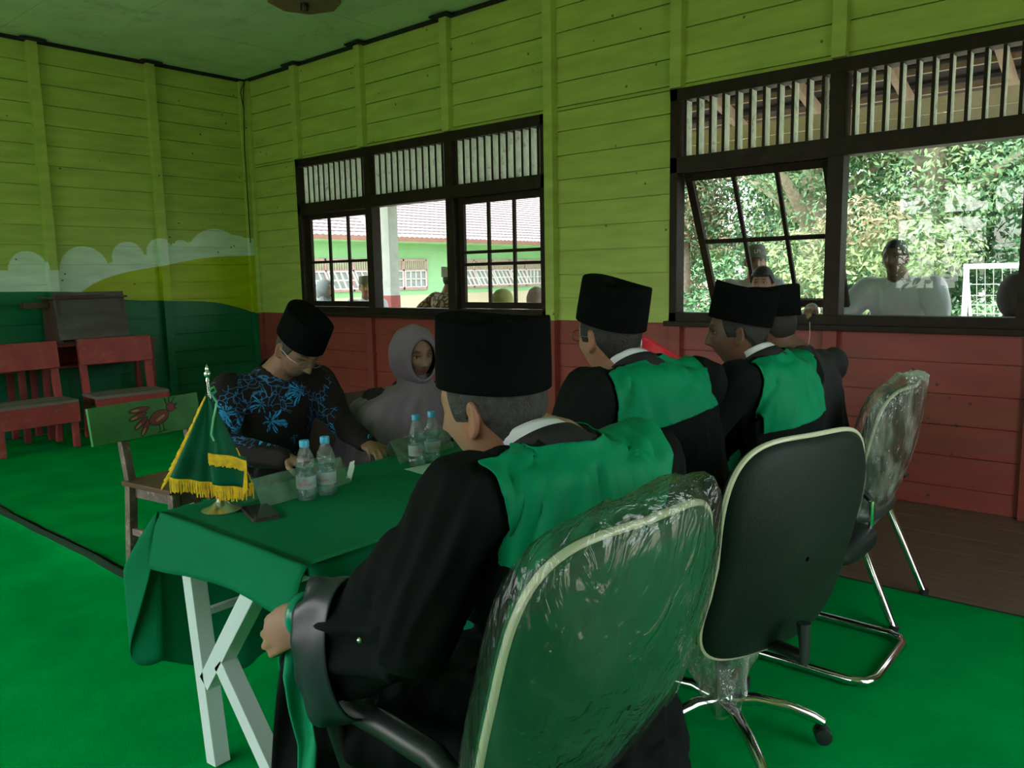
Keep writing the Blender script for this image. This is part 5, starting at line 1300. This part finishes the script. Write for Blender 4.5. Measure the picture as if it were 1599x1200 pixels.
    if P.get('collar', kind == 'robe'):
        nd = ((neck_t-neck_b).normalized()*.5+up2*.5).normalized(); side_ = lt2; fr_ = side_.cross(nd).normalized()
        def ringband(name, mat, r0, r1, h0, h1, k=1.0, tilt=.35):
            mm = MB(); n = 48
            for jj, (r, h) in enumerate(((r0, h0), ((r0+r1)/2, (h0+h1)/2), (r1, h1))): pass
            def g(u, v):
                t = 2*pi*u; r = r0+(r1-r0)*v**1.3; h = h0+(h1-h0)*v-.012*cos(t)-.016*max(0, cos(t))*v
                return neck_b+nd*h+((neck_t-neck_b)-nd*(neck_t-neck_b).dot(nd))*min(1, max(0, h)/.11)*.8+fr_*r*cos(t)*1.02+side_*r*sin(t)
            mm.grid(g, n, 5, closed_u=True); return mm.build(name, mat, body, smooth=True, solid=.004, auto=False)
        if P.get('whitecollar', True): ringband('shirt_collar', M_collar, .066*bw, .074*bw, .060, .016)
        ringband('robe_collar', M_bcol, .073*bw, .081*bw, .036, -.050)
    for s in (1, -1):
        a = an[s]; mm = BM(); mm.ell(a+V(.045, 0, -.048), (.125, .045, .034)); mm.ell(a+V(-.02, 0, -.03), (.058, .043, .05)); remesh(mm, 'shoe', .012, 2, None, M_shoe, body)
    return body, dict(HM=HM, hip=hip, el=el, wr=wr, sh=sh, kn=kn, c7=c7, R0=R0, up2=up2, fw2=fw2, lt2=lt2, neck_b=neck_b)
def hijab(body, info, mat, hem=.50, w=.27, d=.20, seed=1, hood=1.0):
    HM = info['HM']; m = MB(); k_ = hood
    secs = [(.084, .058, .085, -.012), (.090, .062, .090, -.012), (.086, .069, .097, -.010), (.070, .080, .112, -.006), (.035, .094, .130, -.004), (-.01, .102, .136, -.006), (-.06, .098, .128, -.010), (-.10, .078, .100, -.016), (-.125, .045, .058, -.02), (-.132, .004, .006, -.02)]
    n = 56; vs = []
    for (x, a, b_, cz) in secs:
        for i in range(n):
            t = 2*pi*i/n; c, s = cos(t), sin(t); y = a*s*k_; z = b_*c*k_+cz
            if c < 0: y *= 1+.10*c*0; z *= 1.0
            f = 1+.012*sin(t*9+x*30+seed)*(x < .06)
            vs.append(HM @ V(x, y*f, z*f))
    m.add(vs, [(j*n+i, j*n+(i+1) % n, (j+1)*n+(i+1) % n, (j+1)*n+i) for j in range(len(secs)-1) for i in range(n)])
    h = m.build('hijab', mat, body, smooth=True, solid=.004, auto=False)
    # cape part falling from under the chin over the shoulders
    top = HM @ V(-.008, 0, -.108); c7 = info['c7']; sh = info['sh']
    base = V((sh[1].x+sh[-1].x)/2, (sh[1].y+sh[-1].y)/2, 0)
    prof = [(0, .070, .078, .0), (.05, .080, .088, 0), (.08, .13, .17, .4), (.12, .165, .265, .75), (.18, .185, .305, .85), (.30, .215, .335, 1), (.40, .19, w, 1), (hem, .205, w*1.06, 1)]
    prof = [q for q in prof if q[0] <= hem]; rows = []; nn = 160
    def P_(h_):
        for a, b_ in zip(prof, prof[1:]):
            if h_ <= b_[0]: t = (h_-a[0])/(b_[0]-a[0]); return [a[i]+(b_[i]-a[i])*t for i in range(4)]
        return prof[-1]
    m = MB(); K = 40
    for j in range(K+1):
        hh = hem*j/K; _, rx, ry, mixv = P_(hh); c = V(top.x*(1-mixv)+(base.x-.01)*mixv, top.y*(1-mixv)+base.y*mixv, top.z+.02-hh)
        row = []
        for i in range(nn):
            t = 2*pi*i/nn; A = .035*min(1, hh/.12)+.05*(hh/hem)
            f = 1+A*(.55*sin(t*7+seed)+.45*sin(t*13+seed*2+hh*5)+.35*sin(t*23+hh*9))+.02*noise.noise((cos(t)*3, sin(t)*3, hh*6+seed))
            zz = c.z+(.012*sin(t*13+seed)+.010*sin(t*31) if j >= K-1 else 0)
            row.append(V(c.x+rx*f*cos(t), c.y+ry*f*sin(t), zz))
        rows.append(row)
    m.add([p for r in rows for p in r], [(j*nn+i, j*nn+(i+1) % nn, (j+1)*nn+(i+1) % nn, (j+1)*nn+i) for j in range(K) for i in range(nn)])
    m.build('hijab_cape', mat, body, smooth=True, solid=.003, auto=False)
# ------------------------------------------------------------------ the people in the room
D = radians
man1, i1 = person((7.67, -4.12, 0), D(166), 'person in black robe with green satin yoke and black cap, nearest the camera, head bowed', dict(
    hip=.56, knees=((.36, .33, .54), (.44, -.08, .54)), ankles=((.31, .35, .085), (.40, -.08, .085)), c7_at=(7.663, -4.161, 1.155), head_at=(7.548, -4.21, 1.209), scale=1.06, build=1.06, head=(D(24), D(6), D(-3)), captilt=D(-8), caphl=.104, cuff=1, skin=SK_l, vox=.0052, cvox=.0075, chub=.9, cap=True, hairmat=M_hairg, hairlow=-.062, seed=4, fold=.016, eyes=False, yokew=.20, yokez=.25, flare=-.22,
    arms=[dict(e=(7.559, -4.45, 0.853), w=(7.312, -4.481, 0.823), curl=1.35, n=(-.6, .7, -.4), bell=.045, d=(-.72, -.52, -.46), th=.7), dict(e=(7.45, -3.90, .85), w=(7.22, -4.05, .74), curl=.7, n=(0, 0, -1), bell=.05)]))
man2, i2 = person((7.42, -3.14, 0), D(160), 'person in black robe with green yoke, black cap and spectacles, second from the camera', dict(
    hip=.57, c7_at=(7.252, -3.207, 1.181), head_at=(7.166, -3.24, 1.26), scale=1.07, build=1.08, head=(D(8), D(0), D(0)), skin=SK_l, vox=.0065, cvox=.009, chub=.9, cap=True, glasses=True, hairmat=M_hair, hairlow=-.06, seed=11, fold=.013, yokew=.185, yokez=.19, flare=-.15, captilt=D(-12),
    arms=[dict(e=(7.17, -3.52, .86), w=(6.96, -3.38, .81), curl=.6), dict(e=(7.10, -2.98, .84), w=(6.95, -3.12, .81), curl=.6)]))
man3, i3 = person((7.47, -2.46, 0), D(168), 'dark-skinned person in black robe with green yoke and black cap, face in profile', dict(
    hip=.56, c7_at=(7.388, -2.563, 1.158), head_at=(7.302, -2.609, 1.237), scale=1.04, build=1.0, head=(D(34), D(2), 0), skin=SK_d, vox=.006, cvox=.009, cap=True, hairlow=-.055, seed=17, fold=.013, yokew=.17, yokez=.24, flare=-.2, captilt=D(-13),
    arms=[dict(e=(7.22, -2.82, .84), w=(7.0, -2.68, .81), curl=.6), dict(e=(7.20, -2.34, .84), w=(6.98, -2.46, .81), curl=.6)]))
man5, i5 = person((7.36, -1.80, 0), D(158), 'person in plain black shirt and black cap, farthest in the row, leaning on the table', dict(
    hip=.54, c7_at=(7.284, -1.992, 1.131), head_at=(7.179, -1.999, 1.223), scale=1.04, build=.92, head=(D(4), D(4), 0), skin=SK_d, vox=.008, cvox=.010, cap=True, cloth='shirt', clothmat=M_blackcl, collar=False, seed=23, fold=.008,
    arms=[dict(e=(7.05, -2.10, .84), w=(6.82, -1.98, .80), curl=.5), dict(e=(7.05, -1.62, .84), w=(6.80, -1.76, .80), curl=.5)]))
batik_man, ib = person((5.50, -3.44, 0), D(-4), 'person in black batik shirt with blue flowers, black cap and spectacles, looking down', dict(
    hip=.50, c7_at=(5.636, -3.452, 1.083), head_at=(5.758, -3.411, 1.173), scale=1.02, build=1.08, head=(D(4), D(34), D(-4)), skin=SK_m, vox=.006, cvox=.009, chub=.5, cap=True, glasses=True, gdrop=.006, eyes=False, hairmat=M_hairg, beard=.8, cloth='shirt', clothmat=M_batik, seed=31, collar=True, whitecollar=False, fold=.009,
    arms=[dict(e=(5.76, -3.20, .82), w=(6.04, -3.30, .79), curl=.6), dict(e=(5.70, -3.76, .82), w=(6.02, -3.66, .79), curl=.6)]))
woman, iw = person((5.66, -2.80, 0), D(-10), 'person in mauve hijab with gathered hem, seated behind the far bottles', dict(
    hip=.50, c7_at=(5.761, -2.835, 0.961), head_at=(5.828, -2.832, 1.103), scale=1.0, build=.84, head=(D(-6), D(4), D(3)), fem=1, chub=.6, skin=SK_m, vox=.0055, cvox=.010, hair=False, cloth='shirt', clothmat=M_blackcl, seed=41, collar=False, noears=True,
    arms=[dict(e=(5.82, -2.64, .72), w=(5.98, -2.74, .64), curl=.6), dict(e=(5.79, -2.98, .72), w=(5.98, -2.90, .64), curl=.6)]))
hijab(woman, iw, M_mauve, hem=.50, w=.35, seed=2, hood=1.06)
# collar of the batik shirt, seat-mates' trousers stay plain
def trousers(body, info, mat, seated=True):
    m = BM()
    for s in (1, -1):
        k = info['kn'][s]; h0 = info['hip']+V(.02, s*.09, -.02); a = V(k.x-.02, k.y, .085)
        m.cap(h0, (h0+k)/2, .096, .082); m.cap((h0+k)/2, k, .082, .066); m.cap(k, a, .066, .052)
    m.ell(info['hip']+V(0, 0, -.02), (.14, .19, .12)); return remesh(m, 'trousers', .014, 2, None, mat, body)
for q, i_ in ((man5, i5), (batik_man, ib), (woman, iw)): trousers(q, i_, M_trou)
# nearest man: bracelet, satin cuff, hanging green band
def wl(i, p): return i['R0'].inverted() @ Vector(p)

# green front band of the nearest robe, hanging from the lap past the clutching hand
def band(name, mat, pts, w0, w1, info, body, wid=(.76, .65, 0)):
    P_ = [wl(info, q) for q in pts]; wd = (info['R0'].to_3x3().inverted() @ Vector(wid)).normalized(); n = len(P_)
    def g(u, v):
        f = v*(n-1); i = min(int(f), n-2); c = P_[i].lerp(P_[i+1], f-i); w = w0+(w1-w0)*v
        return c+wd*(u-.5)*w+Vector((0, 0, .006*sin(u*6+v*5)))+info['R0'].to_3x3().inverted() @ Vector((.65, -.75, 0))*.010*sin(u*pi*1.5+v*4)
    m = MB(); m.grid(g, 10, 30); return m.build(name, mat, body, smooth=True, solid=.003, auto=False)
band('green_front_band', M_yoke, [(7.251, -4.466, 0.751), (7.259, -4.485, 0.681), (7.296, -4.501, 0.635), (7.328, -4.51, 0.585), (7.346, -4.533, 0.514)], .045, .035, i1, man1)
band('green_band_tip', M_yoke, [(7.199, -4.461, 0.733), (7.198, -4.469, 0.695), (7.198, -4.476, 0.654)], .030, .004, i1, man1)
band('black_front_panel', M_robe, [(7.214, -4.452, 0.707), (7.233, -4.476, 0.628), (7.253, -4.499, 0.551), (7.274, -4.524, 0.465)], .05, .08, i1, man1)
HW = i1['wr'][1]; dw = (HW-i1['el'][1]).normalized(); m = MB(); a_ = dw.orthogonal().normalized(); b_ = dw.cross(a_)
m.tube([HW+dw*.012+a_*.034*cos(t)+b_*.034*sin(t) for t in np.linspace(0, 2*pi, 28, endpoint=False)], .011, 8, closed=True); m.build('bracelet', pm('green_bracelet', (0.0, .24, .13), .25), man1, smooth=True)
m = BM(); c_ = wl(i1, (7.541, -4.543, 0.865)); m.ell(c_, (.005, .005, .005)); m.build('snap_button', M_silver, man1, smooth=True, auto=False)

# ------------------------------------------------------------------ people on the porch
M_wshirt = pm('white_shirt', (.62, .68, .74), .7, var=.04); M_gshirt = pm('grey_shirt', (.30, .34, .36), .8); M_greenh = pm('green_hijab', (.06, .26, .17), .8); M_yelh = pm('olive_hijab', (.38, .40, .14), .8); M_dkh = pm('dark_hijab', (.07, .06, .06), .8); M_pinkh = pm('dusty_hijab', (.42, .30, .30), .8, dirt=(.15, .12, .12), dscale=8); M_greyh = pm('slate_hijab', (.12, .14, .16), .8); M_greycap = pm('grey_velvet', (.16, .18, .17), .9); M_blkcap = pm('checked_cap', (.10, .10, .09), .8, dirt=(.5, .5, .45), dscale=60, damt=.8)
def porch(head, hd_, label, seed, lean=.03, **k):
    hx, hyy, hz = head; c, s = cos(hd_), sin(hd_); c7 = (hx-c*.05*(1+lean*10), hyy-s*.05*(1+lean*10), hz-.14); hipz = c7[2]-.55; bx_, by_ = c7[0]-c*lean*1.5, c7[1]-s*lean*1.5
    R_ = (s, -c); L_ = (-s, c); wa = k.pop('arms_', None)
    if wa is None:
        wa = []
        for q in (L_, R_): wa.append(dict(e=(bx_+q[0]*.25, by_+q[1]*.25, hipz+.24), w=(bx_+q[0]*.22+c*.12, by_+q[1]*.22+s*.12, hipz+.02), curl=.4))
    P = dict(hip=hipz+.06, seated=False, c7_at=c7, head_at=head, skin=SK_m, vox=.0095, cvox=.014, cloth='shirt', collar=False, seed=seed, arms=wa, fold=.008); P.update(k)
    b, i = person((bx_, by_, -.06), hd_, label, P)
    m = BM()
    for s_ in (1, -1):
        kk = i['kn'][s_]; a = Vector((kk.x-.02, kk.y, .085)); h0 = i['hip']+V(0, s_*.09, -.03); m.cap(h0, (h0+kk)/2, .098, .085); m.cap((h0+kk)/2, kk, .085, .070); m.cap(kk, a, .070, .055)
    m.ell(i['hip'], (.13, .18, .12)); remesh(m, 'trousers', .02, 1, None, M_trou, b)
    return b, i
q, iq = porch((6.955, 0.62, 1.533), D(-95), 'person in white collared shirt behind the big window pane', 51, lean=.08, clothmat=M_wshirt, skin=SK_d, build=1.18, hairside=-.0, arms_=[dict(e=(7.30, .50, 1.02), w=(7.22, .28, 1.02), curl=.5), dict(e=(6.56, .56, 1.02), w=(6.70, .30, 1.02), curl=.5)])
m = MB(); nb = iq['neck_b']
for s_ in (1, -1):
    m.add([nb+V(.02, s_*.075, .035), nb+V(.095, s_*.020, -.005), nb+V(.125, s_*.055, -.075), nb+V(.085, s_*.095, -.015)], [(0, 1, 2, 3)])
m.build('collar_points', M_wshirt, q, solid=.004, auto=False)
q, iq = porch((5.807, 0.95, 1.539), D(-58), 'person in grey peaked cap with white letters, standing behind the tilted casement', 52, clothmat=M_gshirt, skin=SK_m, hair=True)
HMq = iq['HM']; m = MB(); m.lathe([(.098, -.0), (.101, .02), (.098, .05), (.080, .085), (.04, .102), (0, .105)], M=HMq @ Matrix.Translation((-.004, 0, .035)), sx=1.02, sy=.86, n=36)
cp = m.build('cap', M_greycap, q, smooth=True, auto=False)
m = MB(); m.grid(lambda u, v: HMq @ V(.085+.065*v*cos((u-.5)*2.4), (u-.5)*.15, .040-.012*v-.02*(u-.5)**2*4), 14, 5); m.build('cap_peak', M_greycap, cp, smooth=True, solid=.004, auto=False)
text_mesh('cap_letters', 'LPI', .042, M_white, cp, HMq @ Matrix.Translation((.100, 0, .075)) @ Matrix.Rotation(pi/2, 4, 'Z') @ Matrix.Rotation(radians(80), 4, 'X'), bend=.10, extrude=.001)
porch((6.19, 0.2, 1.373), D(-80), 'child with short black hair leaning in over the sill below the tilted casement', 53, lean=.03, scale=.92, build=.9, clothmat=M_gshirt, fullhair=True, hairthick=.016, arms_=[dict(e=(6.46, .36, 1.06), w=(6.60, .055, 1.205), curl=.8, d=(.05, -1, -.22), n=(0, -.1, -1), th=.5), dict(e=(5.92, .40, .92), w=(5.98, .26, .98), curl=.4)])
q, iq = porch((6.546, 1.05, 1.227), D(-60), 'person in green hijab left of the white-shirted person, low behind the pane', 54, clothmat=M_greenh, hair=False, fem=1, noears=True, scale=.92); hijab(q, iq, M_greenh, hem=.42, seed=3)
q, iq = porch((7.693, 0.62, 1.27), D(140), 'person in dark hijab at the right edge of the big pane, back turned', 55, clothmat=M_dkh, hair=False, fem=1, noears=True); hijab(q, iq, M_dkh, hem=.42, seed=4, hood=1.12)
q, iq = porch((-0.092, 1.05, 1.334), D(20), 'person in slate hijab in the left casement, facing right', 56, clothmat=M_greyh, hair=False, fem=1, noears=True, skin=SK_l); hijab(q, iq, M_greyh, hem=.42, seed=5)
porch((0.804, 1.0, 1.362), D(-35), 'person in pale blue shirt and dark checked cap beside the left mullion', 57, clothmat=M_wshirt, cap=True, capmat=M_blkcap, caph=.085, skin=SK_m)
porch((2.384, 0.9, 1.424), D(75), 'person in brown spotted shirt and pale cap seen from behind in the middle pane', 58, clothmat=M_leop, cap=True, capmat=pm('pale_cap', (.45, .47, .44), .8), build=1.22, caph=.10, arms_=[dict(e=(1.86, .78, 1.00), w=(2.0, .95, .80)), dict(e=(2.55, .82, 1.0), w=(2.45, 1.0, .8))])
q, iq = porch((3.249, 0.75, 1.211), D(70), 'person in olive hijab seen from behind in the right casement', 59, clothmat=M_yelh, hair=False, fem=1, noears=True, scale=.95); hijab(q, iq, M_yelh, hem=.42, seed=6)
q, iq = porch((3.679, 0.75, 1.226), D(150), 'person in dusty pink hijab at the right edge of the left window', 60, clothmat=M_pinkh, hair=False, fem=1, noears=True, scale=.95); hijab(q, iq, M_pinkh, hem=.42, seed=7)
# white cord hanging by the hand on the sill
m = MB(); m.tube([V(6.645, -.10, 1.12), V(6.65, -.105, 1.04), V(6.64, -.10, .95), V(6.635, -.10, .88)], .002, 5); tag(m.build('cord', M_wp), 'thin white cord hanging from the sill beside the fingers', 'cord')

# ------------------------------------------------------------------ ceiling plate, corner cable, wall traces
cpz = empty('ceiling_plate', (2.74, -1.10, H), label='brown wooden octagonal lamp plate on the ceiling', cat='lamp plate')
M_plate = pm('brown_plate', (.22, .13, .085), .6)
m = MB(); m.lathe([(.30, 0), (.30, -.018), (.27, -.03), (.0, -.03)], n=8); m.build('plate', M_plate, cpz)
m = MB(); m.lathe([(.035, -.03), (.035, -.07), (.028, -.085), (0, -.085)], n=20); m.build('lamp_socket', M_bplast, cpz, smooth=True)
m = MB(); m.tube([V(.10, -.06, H-.03), V(.095, -.12, H-.16), V(.10, -.09, H-.34), V(.085, -.105, H-.8), V(.088, -.105, 2.4), V(.085, -.105, 1.9)], .006, 8)
m.tube([V(.10, -.06, H-.03), V(.13, -.10, H-.14), V(.11, -.10, H-.30), V(.10, -.09, H-.34)], .006, 8); tag(m.build('cable', M_bplast, smooth=True), 'black electric cable running down the corner from the ceiling', 'cable')
